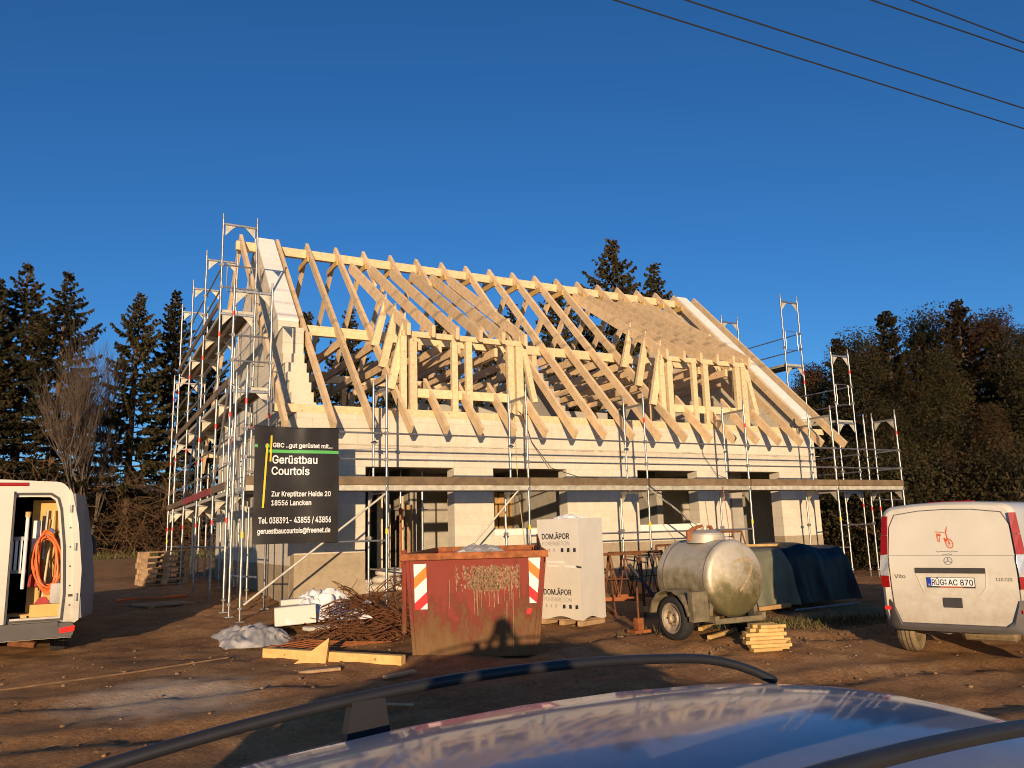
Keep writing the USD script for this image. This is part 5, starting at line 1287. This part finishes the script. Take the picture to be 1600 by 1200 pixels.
for s_ in (-1, 1):
    for xa, xb in ((-1.75, -1.15), (-1.05, -.15), (-.05, .80)):
        pts = []
        for x, t in ((xa, .1), (xb, .1), (xb, .86), (xa, .86)):
            hb, ht, top, zs = .875, hw_r(x), zr(x), .86
            tt = t; pts.append((x, s_ * ((hb - .03) - (hb - .03 - ht) * tt ** .9 + .006), zs + (top - .135 - zs) * tt))
        part('side_window', MB().add(pts, [(0, 1, 2, 3) if s_ < 0 else (3, 2, 1, 0)]), 'car_glass', CT, local=True)
    # roof rail: a rounded bar standing on three feet, its ends bending down to the roof
    R = []
    for x in np.linspace(-1.35, .88, 40):
        e = np.clip((x - .60) / .28, 0, 1); f_ = np.clip((-1.05 - x) / .30, 0, 1)
        z = 1.222 - .077 * x * x + GZc - (.045 + .03 * (x - .6)) * e ** 2.2 - .05 * f_ ** 2
        y = s_ * (.539 - .033 * x * x - .055 * e ** 1.6)
        R.append((x, y, z))
    R = np.array(R)
    prof_r = [(.0175 * math.cos(a), .0145 * math.sin(a)) for a in np.linspace(0, 2 * PI, 12, endpoint=False)]
    T_ = np.gradient(R, axis=0); T_ /= np.linalg.norm(T_, axis=1, keepdims=True)
    rl = [np.array([p_ + V(0, 1, 0) * a + np.cross(t_, V(0, 1, 0)) * b for a, b in prof_r]) for p_, t_ in zip(R, T_)]
    part('roof_rail', loft(rl), 'car_black', CT, smooth=40, local=True)
    for x in (-1.15, -.43):
        i = np.argmin(abs(R[:, 0] - x)); p_ = R[i]
        part('rail_foot', loft([np.array([(x + dx * k_, p_[1] - s_ * dy, z_) for dx, dy in ((-.06, -.02), (.06, -.02), (.06, .02), (-.06, .02))]) for k_, z_ in ((1.0, p_[2] - .115), (.75, p_[2] - .03), (.7, p_[2] - .004))]), 'car_black', CT, local=True)
    part('gutter_strip', MB().tube([(x, s_ * (hw_r(x) - .012), zr(x) - .078) for x in np.linspace(-1.9, .85, 24)], .010, 6), 'car_black', CT, smooth=True, local=True)
    for x in (-1.62, 1.42): car_wheel(CT, (x, s_ * .76, .31), .31, .20, 1, 'wheel_rim') if False else part('wheel', MB().lathe([(0, -.06), (.19, -.07), (.21, -.1), (.29, -.1), (.31, -.06), (.31, .06), (.29, .1), (.21, .1), (.19, .07), (0, .06)], 28, circle_frame((x, s_ * .80, .31), (0, 1, 0))), 'rubber', CT, smooth=40, local=True)
    part('headlamp', MB().tm(trimesh.creation.icosphere(2, 1.)).xf(frame((2.52, s_ * .55, .62), (.10, 0, 0), (0, .17, 0), (0, 0, .09))), 'lens_clear', CT, smooth=True, local=True)
    part('rear_lamp', MB().tm(trimesh.creation.icosphere(2, 1.)).xf(frame((-2.5, s_ * .62, .88), (.07, 0, 0), (0, .10, 0), (0, 0, .16))), 'lens_red', CT, smooth=True, local=True)
    part('door_mirror', MB().tm(trimesh.creation.icosphere(2, 1.)).xf(frame((.95, s_ * 1.0, .98), (.07, 0, 0), (0, .12, 0), (0, 0, .08))), 'car_paint', CT, smooth=True, local=True)
part('windscreen', MB().add([(1.10, -.50, zr(.82) - .11), (1.10, .50, zr(.82) - .11), (1.56, .60, 1.04), (1.56, -.60, 1.04)], [(0, 3, 2, 1)]).add([(1.09, -.50, zr(.82) - .13), (1.09, .50, zr(.82) - .13), (1.55, .60, 1.02), (1.55, -.60, 1.02)], [(0, 1, 2, 3)]), 'car_glass', CT, local=True)

# ------------------------------------------------------------------ props and clutter in and behind the house
def prop(x, y, z0, z1, label, red=False):
    t = thing('steel_prop', label, 'steel prop', (x, y, z0), 0, 'steel props')
    h = z1 - z0; zc = h * .58
    part('outer_tube', MB().tube([(0, 0, .01), (0, 0, zc)], .030, 8).box((-.07, -.07, 0), (.07, .07, .012)), 'rust_orange' if red else 'steel_dull', t, local=True)
    part('inner_tube', MB().tube([(0, 0, zc), (0, 0, h)], .023, 8).box((-.07, -.07, h - .01), (.07, .07, h)), 'steel', t, local=True)
    part('collar', MB().tube([(0, 0, zc - .05), (0, 0, zc + .03)], .045, 8).tube([(-.14, 0, zc - .02), (.14, 0, zc - .02)], .010, 6), 'red_paint' if red else 'steel', t, local=True)
for x, y, l, rd in ((.95, 2.6, 'steel prop in the left doorway, the one nearest its middle', False), (1.35, 2.9, 'steel prop in the left doorway, third from the left', True), (.7, 3.2, 'red-collared steel prop in the left doorway, second from the left', True),
                    (1.72, 2.5, 'steel prop at the right jamb of the left doorway', False), (.35, 3.6, 'steel prop in the shadow at the left jamb of the left doorway', False),
                    (3.25, 2.6, 'red steel prop behind the left window, beside its left jamb', True), (7.95, 3.0, 'steel prop behind the right window', False), (10.35, 2.7, 'steel prop in the right doorway', False), (8.45, 3.8, 'steel prop deep inside the right window', False)):
    prop(x, y, .70, 3.22, l, rd)
for k, (x, w) in enumerate(((1.0, .14), (1.25, .12), (1.62, .10), (1.80, .2))):
    q = path_for('loose_plank', '/World')
    v, f = MB().box((x, 3.5 + .1 * k, .703), (x + w, 3.53 + .1 * k, 2.5 - .2 * (k % 2))).mesh()
    tagp(usdkit.mesh(stage, q, (v, f), MATS['pallet_wood' if k % 2 else 'stud_timber']).GetPrim(), ('widest', 'narrow', 'thinnest', 'tallest')[k] + ' of the boards standing upright behind the props in the left doorway', 'board')
ss = thing('sack_pile', 'pale sacks piled at the sill of the left doorway', 'sack pile', (.45, 1.15, g(.45, 1.15)))
for k, (x, y, z, a) in enumerate(((.30, 1.2, .0, .1), (.75, 1.15, .0, -.2), (.42, 1.18, .15, .3), (.50, 1.2, .29, -.1))):
    s2 = trimesh.creation.icosphere(3, 1.); v = s2.vertices.copy(); v = np.sign(v) * np.abs(v) ** .7 * [.30, .2, .085]
    v += .02 * (meshkit.fbm(v * 9 + k, 3, k)[:, None] - .5)
    part('sack', MB().add(v, s2.faces).xf(rz(a, (x, y, g(x, y) + .1 + z))), 'sack', ss, smooth=True)
def pallet_at(x, y, z, rot, label):
    t = thing('euro_pallet', label, 'pallet', (x, y, z), rot, 'wooden pallets by the left gable')
    for k in range(5): part('top_board', MB().box((-.6, -.4 + .165 * k, .122), (.6, -.4 + .165 * k + .12, .144)), 'pallet_wood', t, local=True)
    for k in range(3):
        part('bottom_board', MB().box((-.6, -.4 + .35 * k, 0), (.6, -.3 + .35 * k, .022)), 'pallet_wood', t, local=True)
        for j in range(3): part('bearer_block', MB().box((-.6 + .5275 * j, -.4 + .35 * k, .0225), (-.455 + .5275 * j, -.3 + .35 * k, .1215)), 'pallet_wood', t, local=True)
names = ('lowest', 'second lowest', 'third from the ground', 'fourth from the ground', 'fifth from the ground', 'topmost')
for k in range(6): pallet_at(-3.0 + .02 * (k % 3), 9.6, g(-3, 9.6) + .146 * k, .1 + .03 * (k % 2), f'wooden pallet, {names[k]} in the stack behind the left gable scaffold')
lp = thing('loose_pallet', 'dark slatted pallet lying flat on the shaded ground before the left gable scaffold', 'pallet', (-3.55, 3.1, g(-3.55, 3.1)), .3)
for k in range(6): part('slat', MB().box((-.5, -.45 + k * .17, .04), (.5, -.34 + k * .17, .062)), 'pallet_wood', lp, local=True)
for k in range(2): part('bearer', MB().box((-.45 + .7 * k, -.45, 0), (-.33 + .7 * k, .5, .038)), 'pallet_wood', lp, local=True)
part('sand_heap', tri_sheet(*crumple((21.0, 7.6, g(21, 7.6) - .05), 2.0, 1.5, 1.15, 61, 30)), 'sand', smooth=True, label='orange sand heap beyond the right end of the house', cat='sand heap')
part('earth_bank', tri_sheet(*crumple((2.9, .1, g(2.9, .1) - .05), 1.2, .7, .22, 62, 24)), 'sand', smooth=True, label='low bank of pale sand against the house behind the red skip', cat='sand bank', kind='stuff')
dc = MB().tube([(4.1, .4, 4.3), (4.12, .9, 4.25), (4.1, 1.44, 3.9), (4.13, 1.43, 3.2), (4.1, 1.40, 2.6), (4.2, 1.35, 1.6), (4.15, 1.2, .6)], .009, 5)
part('cable', MB().tube([(3.55, 1.6, 4.35), (3.56, 1.42, 4.2), (3.58, 1.44, 3.4), (3.62, 1.44, 2.4), (3.72, 1.40, 1.3), (3.75, 1.2, .7)], .010, 5), 'cable_yellow', label='yellow-grey cable hanging down the facade from the left dormer', cat='cable')
part('cable', MB().tube([(3.75, 1.6, 4.35), (3.78, 1.42, 4.22), (4.0, 1.43, 3.6), (4.35, 1.2, 3.0), (4.7, .6, 2.75), (4.9, .1, 2.7)], .010, 5), 'cable_dark', label='dark cable curving from the left dormer to the scaffold deck', cat='cable')
part('cable', MB().tube([(9.0, 1.6, 4.3), (9.02, 1.44, 4.1), (9.1, 1.44, 3.4), (9.5, 1.42, 2.9), (9.6, .9, 2.7)], .007, 5), 'cable_dark', label='thin cable slanting down the wall below the right dormer', cat='cable')
part('cord', MB().tube([(8.3, -.06, 2.5), (8.32, -.07, 2.2), (8.4, -.05, 1.5), (8.45, 0, .5)], .008, 5), 'red_paint', label='thin red cord hanging from the scaffold deck above the tank', cat='cord')
part('water_hose', MB().tube([(6.1, -.05, 2.55), (6.6, -.3, 2.1), (7.2, -.5, 1.3), (7.6, -.6, .8)], .009, 5), 'cable_dark', label='thin dark hose slanting from the scaffold deck down behind the tank', cat='hose')

# ------------------------------------------------------------------ the photographer behind the car, whose shadow falls on the skip
PB = V(CAM[0] - .17, CAM[1] - .34, -.18)
PS = 1.06
back = V(-SUNWARD[0], -SUNWARD[1], 0); fd = V(math.sin(YAW), math.cos(YAW), 0); sd_ = V(fd[1], -fd[0], 0)
def jt(r_, f_, z, rad): return PB + (sd_ * r_ + fd * f_ + V(0, 0, z)) * PS, rad * PS
def hull(*js):
    return m3.Manifold.batch_hull([m3.Manifold.sphere(r_, 14).translate(tuple(c)) for c, r_ in js])
pel, chest, neck = jt(0, 0, .98, .15), jt(0, -.02, 1.36, .16), jt(0, -.01, 1.55, .06)
bones = [hull(jt(-.09, 0, .98, .13), jt(.09, 0, .98, .13), jt(-.11, -.02, 1.18, .115), jt(.11, -.02, 1.18, .115)), hull(jt(-.11, -.02, 1.18, .115), jt(.11, -.02, 1.18, .115), jt(-.155, -.02, 1.44, .085), jt(.155, -.02, 1.44, .085)),
         hull(chest, neck), hull(neck, jt(0, .02, 1.68, .075)), hull(jt(0, .015, 1.74, .098), jt(0, .0, 1.76, .102), jt(0, .05, 1.66, .06)), hull(jt(0, .10, 1.70, .018), jt(0, .09, 1.735, .014))]
for s_ in (-1, 1):
    bones += [hull(jt(s_ * .17, -.02, 1.45, .062), jt(s_ * .27, .10, 1.33, .045)), hull(jt(s_ * .27, .10, 1.33, .045), jt(s_ * .10, .235, 1.66, .032)),
              hull(jt(s_ * .10, .235, 1.66, .030), jt(s_ * .085, .25, 1.74, .026)),
              hull(jt(s_ * .095, 0, .95, .105), jt(s_ * .11, .02, .52, .066)), hull(jt(s_ * .11, .02, .52, .066), jt(s_ * .115, -.02, .10, .046)), hull(jt(s_ * .115, -.04, .05, .045), jt(s_ * .135, .15, .035, .035))]
    for k in range(4): bones += [hull(jt(s_ * .085, .252, 1.73 - .018 * k, .0095), jt(s_ * .075, .272, 1.735 - .018 * k, .0085)), hull(jt(s_ * .075, .272, 1.735 - .018 * k, .0085), jt(s_ * .060, .268, 1.735 - .018 * k, .008))]
    bones.append(hull(jt(s_ * .088, .235, 1.69, .011), jt(s_ * .06, .225, 1.70, .009)))
body_ = m3.Manifold.batch_boolean(bones, m3.OpType.Add).refine_to_length(.03)
q = body_.to_mesh(); tmv = trimesh.Trimesh(q.vert_properties[:, :3], q.tri_verts, process=True)
trimesh.smoothing.filter_taubin(tmv, iterations=6)
PT = thing('person', 'person in dark clothes standing by the silver car, holding a phone up', 'person', tuple(PB))
part('body', MB().tm(tmv), 'jacket', PT, smooth=True)
hr = trimesh.creation.icosphere(3, 1.); hv = hr.vertices * [.108, .112, .095]; hv = hv[:, :]
part('hair', MB().add(hv @ np.array([sd_, fd, V(0, 0, 1)]) + PB + fd * -.015 + V(0, 0, 1.775 * PS), hr.faces), 'hair', PT, smooth=True)
part('phone', MB().box((-.075, -.004, -.037), (.075, .004, .037)).xf(frame(PB + fd * .278 + V(0, 0, 1.81), sd_, fd, V(0, 0, 1))), 'black_plastic', PT)

# ------------------------------------------------------------------ power lines overhead
for k, (a, b, z0, sag, lab) in enumerate((((-12, -6.96), (34, -8.62), 8.0, .0, 'lowest power line crossing the sky at the upper right'), ((-12, -7.21), (34, -9.27), 8.0, .0, 'second power line from below in the upper right sky'),
                                  ((-12, -7.37), (34, -10.3), 8.5, 0., 'thin power line near the upper right corner of the sky'), ((-12, -7.48), (34, -9.4), 9.0, 0., 'highest power line in the upper right corner of the sky'))):
    P = []
    for t in np.linspace(0, 1, 40):
        x, y = a[0] + (b[0] - a[0]) * t, a[1] + (b[1] - a[1]) * t
        P.append((x, y, z0 - .10 * math.sin(PI * t) + .09))
    part('power_line', MB().tube(P, .011, 5), 'cable_dark', label=lab, cat='power line', group='overhead power lines')

# ------------------------------------------------------------------ trees
def unit(v): return v / np.maximum(np.linalg.norm(v, axis=-1, keepdims=True), 1e-9)
def spruce_mesh(seed, H_=15., base=.16, wid=2.3, dens=1., ragged=.3, droop=.35, narrow=1.):
    r = np.random.default_rng(seed)
    tr = MB(); lean = r.normal(0, .15, 2)
    P = [(lean[0] * t * t, lean[1] * t * t, H_ * t) for t in np.linspace(0, 1, 10)]
    tr.tube(P, [.22 * (1 - t) ** .8 + .015 for t in np.linspace(0, 1, 10)], 8)
    A, Bv, C = [], [], []
    z = H_ * .06
    while z < H_ * .995:
        t = z / H_
        full_ = np.clip((t - base) / .12, .18, 1)
        L0 = wid * (1 - t) ** .85 * (.6 + .8 * meshkit.noise(V(0, 0, z * .7), seed)) + .16
        nb = int(r.integers(4, 7))
        ph = r.uniform(0, 6.3)
        for k in range(nb):
            if r.random() > full_ * .95 + .05: continue
            an = ph + 2 * PI * k / nb + r.normal(0, .25)
            L = L0 * r.uniform(1 - ragged, 1 + ragged * .6)
            d = V(math.cos(an), math.sin(an), 0)
            up = .35 * t - droop * (1 - t) + r.normal(0, .08)
            s = np.linspace(0, 1, 7)
            px = d[None] * (L * s)[:, None] + V(0, 0, 1) * (L * (up * s - .25 * s * s + .22 * s ** 3 * (1 + t)))[:, None] + V(lean[0] * t * t, lean[1] * t * t, z)
            if full_ > .25 or r.random() < .7: tr.tube(px[[0, 2, 4, 6]], [.03 * (1 - t) + .012, .02, .012, .005], 4, False)
            if full_ < .3 and r.random() < .6: continue
            n = max(4, int(L * 34 * dens * (.4 + .6 * full_)))
            q = r.uniform(.12, 1, n) ** .8
            c = np.stack([np.interp(q, s, px[:, i]) for i in range(3)], 1)
            side = np.cross(d, V(0, 0, 1))
            sgn = r.choice([-1, 1], n)
            twl = (.16 + .42 * (1 - q) * min(L, 1.6) * .55) * r.uniform(.6, 1.3, n)
            dirv = unit(d[None] * r.uniform(.3, 1.1, n)[:, None] + side[None] * (sgn * r.uniform(.3, 1.2, n))[:, None] + V(0, 0, 1) * r.uniform(-.9, .1, n)[:, None])
            A.append(c); Bv.append(dirv * twl[:, None]); C.append(unit(np.cross(dirv, r.normal(0, 1, (n, 3)))) * (r.uniform(.04, .085, n))[:, None])
        z += max(.16, .42 * (1 - t * .55)) * r.uniform(.7, 1.25)
    c, d, w = np.vstack(A), np.vstack(Bv), np.vstack(C)
    m = len(c)
    drp = V(0, 0, -1) * (np.linalg.norm(d, axis=1) * .22)[:, None]
    v = np.stack([c, c + d * .45 + w, c + d + drp, c + d * .45 - w], 1).reshape(-1, 3)
    w2 = np.cross(unit(d), unit(w)) * np.linalg.norm(w, axis=1)[:, None]
    vb = np.stack([c, c + d * .5 + w2, c + d * .95 + drp, c + d * .5 - w2], 1).reshape(-1, 3)
    f = np.arange(m * 4).reshape(-1, 4)
    cr_ = MB().add(v, f).add(vb, f)
    return tr, cr_
def leafy_mesh(seed, H_=10., Rw=3., lean_pts=(), n_cl=150, leaves=70, pointed=.5, low=.12, ls=.09):
    """a broad tree: trunk with limbs, and clumps of leaf-sized faces spread through an uneven crown"""
    r = np.random.default_rng(seed)
    tr = MB(); tr.tube([(0, 0, 0), (.1, .05, H_ * .3), (0, .1, H_ * .62), (.05, 0, H_ * .93)], [.2, .16, .09, .02], 8)
    cl = []
    while len(cl) < n_cl:
        t = r.uniform(low, 1.0) ** .9; an = r.uniform(0, 2 * PI)
        R = Rw * (np.sin(PI * min(1, (t - low) / (1 - low) * .9 + .1)) ** .7 * (1 - pointed) + pointed * (1 - t) * 1.15) * (.45 + 1.1 * meshkit.noise(V(math.cos(an) * 1.7, math.sin(an) * 1.7, t * 5), seed))
        q = R * r.uniform(.15, 1) ** .55
        cl.append((q * math.cos(an), q * math.sin(an), H_ * t, .30 + .30 * r.random()))
    cl = np.array(cl)
    for c in cl[::3]:
        z0 = max(.3, c[2] - .5 * math.hypot(c[0], c[1]) - .4); tr.tube([(0, 0, z0), c[:3] * .5 + V(0, 0, z0 * .5 + .1), c[:3]], [.05, .03, .008], 4, False)
    c = np.repeat(cl[:, :3], leaves, 0) + np.clip(r.normal(0, 1, (n_cl * leaves, 3)), -1.35, 1.35) * np.repeat(cl[:, 3], leaves)[:, None] * [1, 1, .75]
    m = len(c); d = unit(r.normal(0, 1, (m, 3)) + V(0, 0, -.3)); w = unit(np.cross(d, r.normal(0, 1, (m, 3))))
    s = ls * r.uniform(.6, 1.5, m)[:, None]
    v = np.stack([c, c + d * s + w * s * .6, c + d * s * 2, c + d * s - w * s * .6], 1).reshape(-1, 3)
    return tr, MB().add(v, np.arange(m * 4).reshape(-1, 4))
def tree_class(nm, tc, m, bark='bark'):
    k = klass(nm); kpart('trunk', tc[0], bark, k); kpart('crown', tc[1], m, k); return k
SP = [tree_class('spruce_a', spruce_mesh(11, 15, .22, 2.7, 1.15, .35), 'spruce_needles'), tree_class('spruce_b', spruce_mesh(12, 15, .30, 2.5, 1.0, .5, .45), 'spruce_needles'),
      tree_class('spruce_c', spruce_mesh(13, 15, .06, 3.0, 1.1, .3), 'spruce_needles'), tree_class('spruce_d', spruce_mesh(14, 15, .12, 2.8, 1.0, .5, .2), 'spruce_needles')]
SP.append(tree_class('spruce_g', spruce_mesh(17, 15, .08, 4.2, .75, .6, .1), 'spruce_needles')); SP.append(tree_class('spruce_h', spruce_mesh(18, 15, .15, 3.5, .7, .65, .35), 'spruce_needles'))
SPB = tree_class('spruce_e', spruce_mesh(15, 15, .04, 3.9, 1.0, .5, .1), 'dark_leaves'); SPC = tree_class('spruce_f', spruce_mesh(16, 15, .04, 3.6, 1.0, .6, .15), 'brown_leaves')
LF = [tree_class('leafy_a', leafy_mesh(21, 10, 2.9, (), 150, 240, .8, .06, .045), 'brown_leaves'), tree_class('leafy_b', leafy_mesh(22, 9, 3.2, (), 150, 240, .35, .06, .045), 'dark_leaves'), tree_class('leafy_c', leafy_mesh(23, 10, 2.6, (), 130, 240, .95, .05, .045), 'dark_leaves'),
      tree_class('shrub_a', leafy_mesh(24, 3.2, 2.0, (), 80, 170, .1, .05, .042), 'brown_leaves'), tree_class('shrub_b', leafy_mesh(25, 2.6, 2.2, (), 80, 170, .1, .05, .042), 'dark_leaves')]
def sky_at(px, py, dist):
    """the point dist metres away in the direction of the photograph's pixel (1600 wide), used to set a tree's foot and height"""
    d = _F + _R2 * (px - 800) / FPX - _U2 * (py - 600) / FPX
    d = d / math.hypot(d[0], d[1]); return CAM + d * dist
def plant(k, nm, px, py, dist, H0, label, cat='tree', group=None, rot=None):
    p = sky_at(px, py, dist); z = g(p[0], p[1]) - .1
    sc = (p[2] - z) / H0
    copy_of(k, nm, label, cat, (p[0], p[1], z), rng.uniform(0, 6.28) if rot is None else rot, group, sc)
GS = 'spruces behind the building site'
for k, nm, px, py, ds, lab in (
    (0, 'spruce', 2, 436, 42, 'dark spruce cut by the left edge of the picture'), (5, 'spruce', 50, 408, 43, 'tallest spruce in the group at the left edge'), (5, 'spruce', 104, 422, 41, 'ragged brownish spruce with long right-hand branches, third from the left'),
    (4, 'spruce', 216, 456, 41, 'full dark spruce standing alone left of the scaffold'), (1, 'spruce', 279, 452, 43, 'slim spruce just left of the scaffold poles'), (0, 'spruce', 335, 500, 47, 'spruce half hidden behind the left gable scaffold'),
    (3, 'spruce', 476, 486, 48, 'spruce seen between the first rafters right of the left gable'), (5, 'spruce', 545, 478, 50, 'spruce seen through the rafters above the left dormer cheek'), (2, 'spruce', 612, 500, 52, 'spruce behind the left dormer roof'), (2, 'spruce', 700, 492, 52, 'spruce behind the middle of the left dormer rafters'),
    (5, 'spruce', 800, 470, 50, 'dark spruce behind the ridge, left of the tall pair'), (4, 'spruce', 872, 440, 48, 'spruce just clearing the ridge left of the tall pair'), (4, 'spruce', 950, 373, 45, 'tallest spruce above the ridge'), (5, 'spruce', 1017, 407, 44, 'shorter brown-coned spruce above the ridge, right of the tallest'),
    (2, 'spruce', 760, 520, 55, 'spruce low behind the rafters between the dormers, left one'), (2, 'spruce', 905, 500, 54, 'spruce low behind the rafters between the dormers, right one'), (2, 'spruce', 660, 540, 56, 'spruce behind the attic left of the middle')):
    plant(SP[k], nm, px, py, ds, 15., lab, group=GS)
GL = 'autumn trees at the right edge of the site'
for k, px, py, ds, H0, lab in (
    (0, 1378, 486, 40, 10, 'brown-leaved tree with a pointed top beside the tall scaffold poles'), (0, 1492, 466, 40, 10, 'tallest brown-leaved tree at the right, with a narrow pointed top'), (1, 1432, 520, 41, 9, 'lower dark tree between the two pointed trees'), (2, 1312, 528, 42, 10, 'pointed dark tree just right of the roof end'),
    (1, 1345, 560, 37, 9, 'broad dark tree behind the right scaffold'), (2, 1555, 530, 39, 10, 'dark pointed tree right of the tallest brown tree'), (2, 1600, 520, 36, 10, 'brown tree cut by the right edge of the picture'), (0, 1268, 580, 43, 10, 'brown tree half hidden by the right rake of the roof'),
    (1, 1450, 498, 44, 9, 'full rounded tree behind and between the pointed trees at the right'), (0, 1545, 500, 43, 10, 'full brown tree right of the tallest pointed tree'), (1, 1345, 530, 45, 9, 'full dark tree behind the upper right scaffold'),
    (1, 1250, 610, 40, 9, 'dark tree behind the lower right end of the roof'), (2, 1470, 585, 33, 9, 'dark leafy tree low in front of the tallest brown tree'), (0, 1545, 640, 32, 10, 'low brown tree above the white panel van'), (1, 1390, 640, 33, 9, 'low dark tree right of the scaffold end'), (2, 1660, 560, 38, 10, 'dark tree just outside the right edge')):
    kk, hh = ((SPC, 15) if px == 1492 else (SPB, 15)) if px in (1378, 1492, 1312, 1555, 1432) else (LF[k], H0)
    plant(kk, 'autumn_tree', px, py, ds, hh, lab, group=GL)
GH = 'shrubs along the site boundary'
for k, px, py, ds, lab in ((3, 1300, 745, 31, 'brown shrub behind the right scaffold posts'), (4, 1350, 720, 31, 'dark shrub left of the white panel van'), (4, 1420, 735, 29, 'dark shrub directly above the white panel van roof'), (3, 1500, 720, 30, 'brown shrub over the middle of the white panel van'), (4, 1585, 720, 29, 'dark shrub at the right edge above the van lamp'),
                           (4, 1255, 740, 36, 'dark shrub at the right corner of the house'), (3, 150, 780, 42, 'brown shrub right of the open van door'), (3, 235, 775, 43, 'brown shrub left of the scaffold foot'), (4, 30, 740, 44, 'dark shrub over the roof of the open van'), (3, 310, 770, 47, 'brown shrub behind the pallet stack'), (4, 90, 760, 46, 'dark shrub behind the open van'), (4, 200, 765, 48, 'dark shrub in the second row left of the scaffold'),
                           (4, 600, 760, 50, 'dark shrub seen through the left doorway'), (4, 1150, 760, 42, 'dark shrub seen through the right doorway'), (3, 830, 760, 48, 'brown shrub far behind the house')):
    plant(LF[k], 'shrub', px, py, ds, 3.2 if k == 3 else 2.6, lab, 'shrub', GH)

# bare tree with many fine branches
def bare(seed, H_):
    r = np.random.default_rng(seed); tr, tw = MB(), MB()
    def grow(p, d, L, rad, lv):
        n = 4; P = [p]
        for i in range(n):
            d = unit(d + r.normal(0, .09, 3) + V(0, 0, .05)); P.append(P[-1] + d * L / n)
        (tr if lv < 2 else tw).tube(P, np.linspace(rad, rad * .55, n + 1), 6 if lv < 2 else 3, False)
        if lv >= 5: return
        for k in range((4, 4, 4, 4, 4)[lv]):
            i = int(r.integers(1, n + 1)) if k else n
            nd = unit(d + r.normal(0, .42, 3) * [1, 1, .5] + V(0, 0, .22))
            grow(P[i], nd, L * r.uniform(.55, .82), max(rad * .54, .0085), lv + 1)
    for k in range(4): grow(V(0, 0, 0) + r.normal(0, .12, 3) * [1, 1, 0], unit(V(r.normal(0, .24), r.normal(0, .24), 1)), H_ * .36, .17, 0)
    return tr, tw
p = sky_at(150, 600, 39); zg = g(p[0], p[1]); hb = sky_at(140, 545, 39)[2] - zg
BT = thing('bare_tree', 'bare leafless tree with many fine upright branches between the spruces at the left', 'tree', (p[0], p[1], zg - .05))
tr, tw = bare(31, 10.)
sc_ = 1.22 * hb / max(v[:, 2].max() for v in tr.v + tw.v)
S_ = np.diag([sc_ * .56, sc_ * .56, sc_, 1.])
part('trunk', tr.xf(S_), 'bark_grey', BT, local=True); part('twigs', tw.xf(S_), 'grey_twig', BT, local=True)
# brushwood tangle at the back left, grass and clods
r6 = np.random.default_rng(9); bt = MB()
for k in range(4200):
    px = r6.uniform(-60, 330); p = sky_at(px, 850, r6.uniform(38, 50)); z = g(p[0], p[1])
    d = unit(r6.normal(0, 1, 3) * [1, 1, .7] + V(0, 0, .5)); L = r6.uniform(.8, 2.6)
    a = V(p[0], p[1], z + 3.2 * r6.random() ** 1.6)
    bt.tube([a, a + d * L * .5 + r6.normal(0, .1, 3), a + d * L + V(0, 0, -.15 * L)], [.020, .014, .006], 3, False)
part('brushwood', bt, 'twig', label='tangle of brown leafless brushwood under the trees at the left', cat='brushwood', kind='stuff')
def scatter_tri(n, fn, seed, size, m, nm, label, cat, tall=1.):
    r = np.random.default_rng(seed); P = np.array([fn(r) for _ in range(n)]); z = gbase(P[:, 0], P[:, 1])
    h = size * r.uniform(.5, 1.5, n) * tall; a = r.uniform(0, 6.3, n); w = size * .10 * r.uniform(.6, 1.4, n)
    c = np.c_[P, z + .015]; ln = r.normal(0, .45, (n, 2)) * h[:, None]
    v = np.stack([c + np.c_[np.cos(a) * w, np.sin(a) * w, 0 * a], c - np.c_[np.cos(a) * w, np.sin(a) * w, 0 * a], c + np.c_[ln, h]], 1).reshape(-1, 3)
    part(nm, MB().add(v, np.arange(3 * n).reshape(-1, 3)), m, label=label, cat=cat, kind='stuff')
scatter_tri(7000, lambda r: (r.uniform(-14, 4), 21 + r.normal(0, 1.6)), 41, .2, 'grass', 'grass', 'strip of dull green grass in front of the trees at the left', 'grass')
def fr(r):
    a = r.normal(0, 1, 2); return (5.2 + a[0] * 1.3, -5.35 - .12 * a[0] + a[1] * .25)
scatter_tri(1800, fr, 42, .09, 'grass', 'grass', 'thin grass in the earth in front of the covered container', 'grass')
scatter_tri(2500, lambda r: (r.uniform(14, 30), r.uniform(4, 9)), 43, .3, 'grass', 'grass', 'rough grass beyond the right end of the house', 'grass')
r7 = np.random.default_rng(12); ck = MB(); ico = trimesh.creation.icosphere(1, 1.)
fx = lambda x, y: gbase(x, y) + (meshkit.fbm(V(x, y, 0) * .8, 4, 3) - .5) * .09 + (meshkit.fbm(V(x, y, 0) * 3.3, 4, 5) - .5) * .06
for k in range(1700):
    u_ = r7.random()
    if u_ < .55: x, y = r7.uniform(-8, 7), r7.uniform(-10, -2)
    elif u_ < .8: x, y = r7.normal(-1.2, 1.4), r7.normal(-2.2, 1.2)
    else: x, y = r7.normal(3.0, 1.5), r7.normal(-6.3, .7)
    s = .005 + .016 * r7.random() ** 4 + (.018 if r7.random() < .012 else 0)
    v = ico.vertices * r7.uniform(.6, 1.3, (len(ico.vertices), 1)) * [s * 1.2, s, s * .7]
    ck.add(v + V(x, y, float(fx(x, y)) + s * .3), ico.faces)
part('clods', ck, 'clod', label='clods and pebbles scattered over the earth of the yard', cat='clods', kind='stuff')
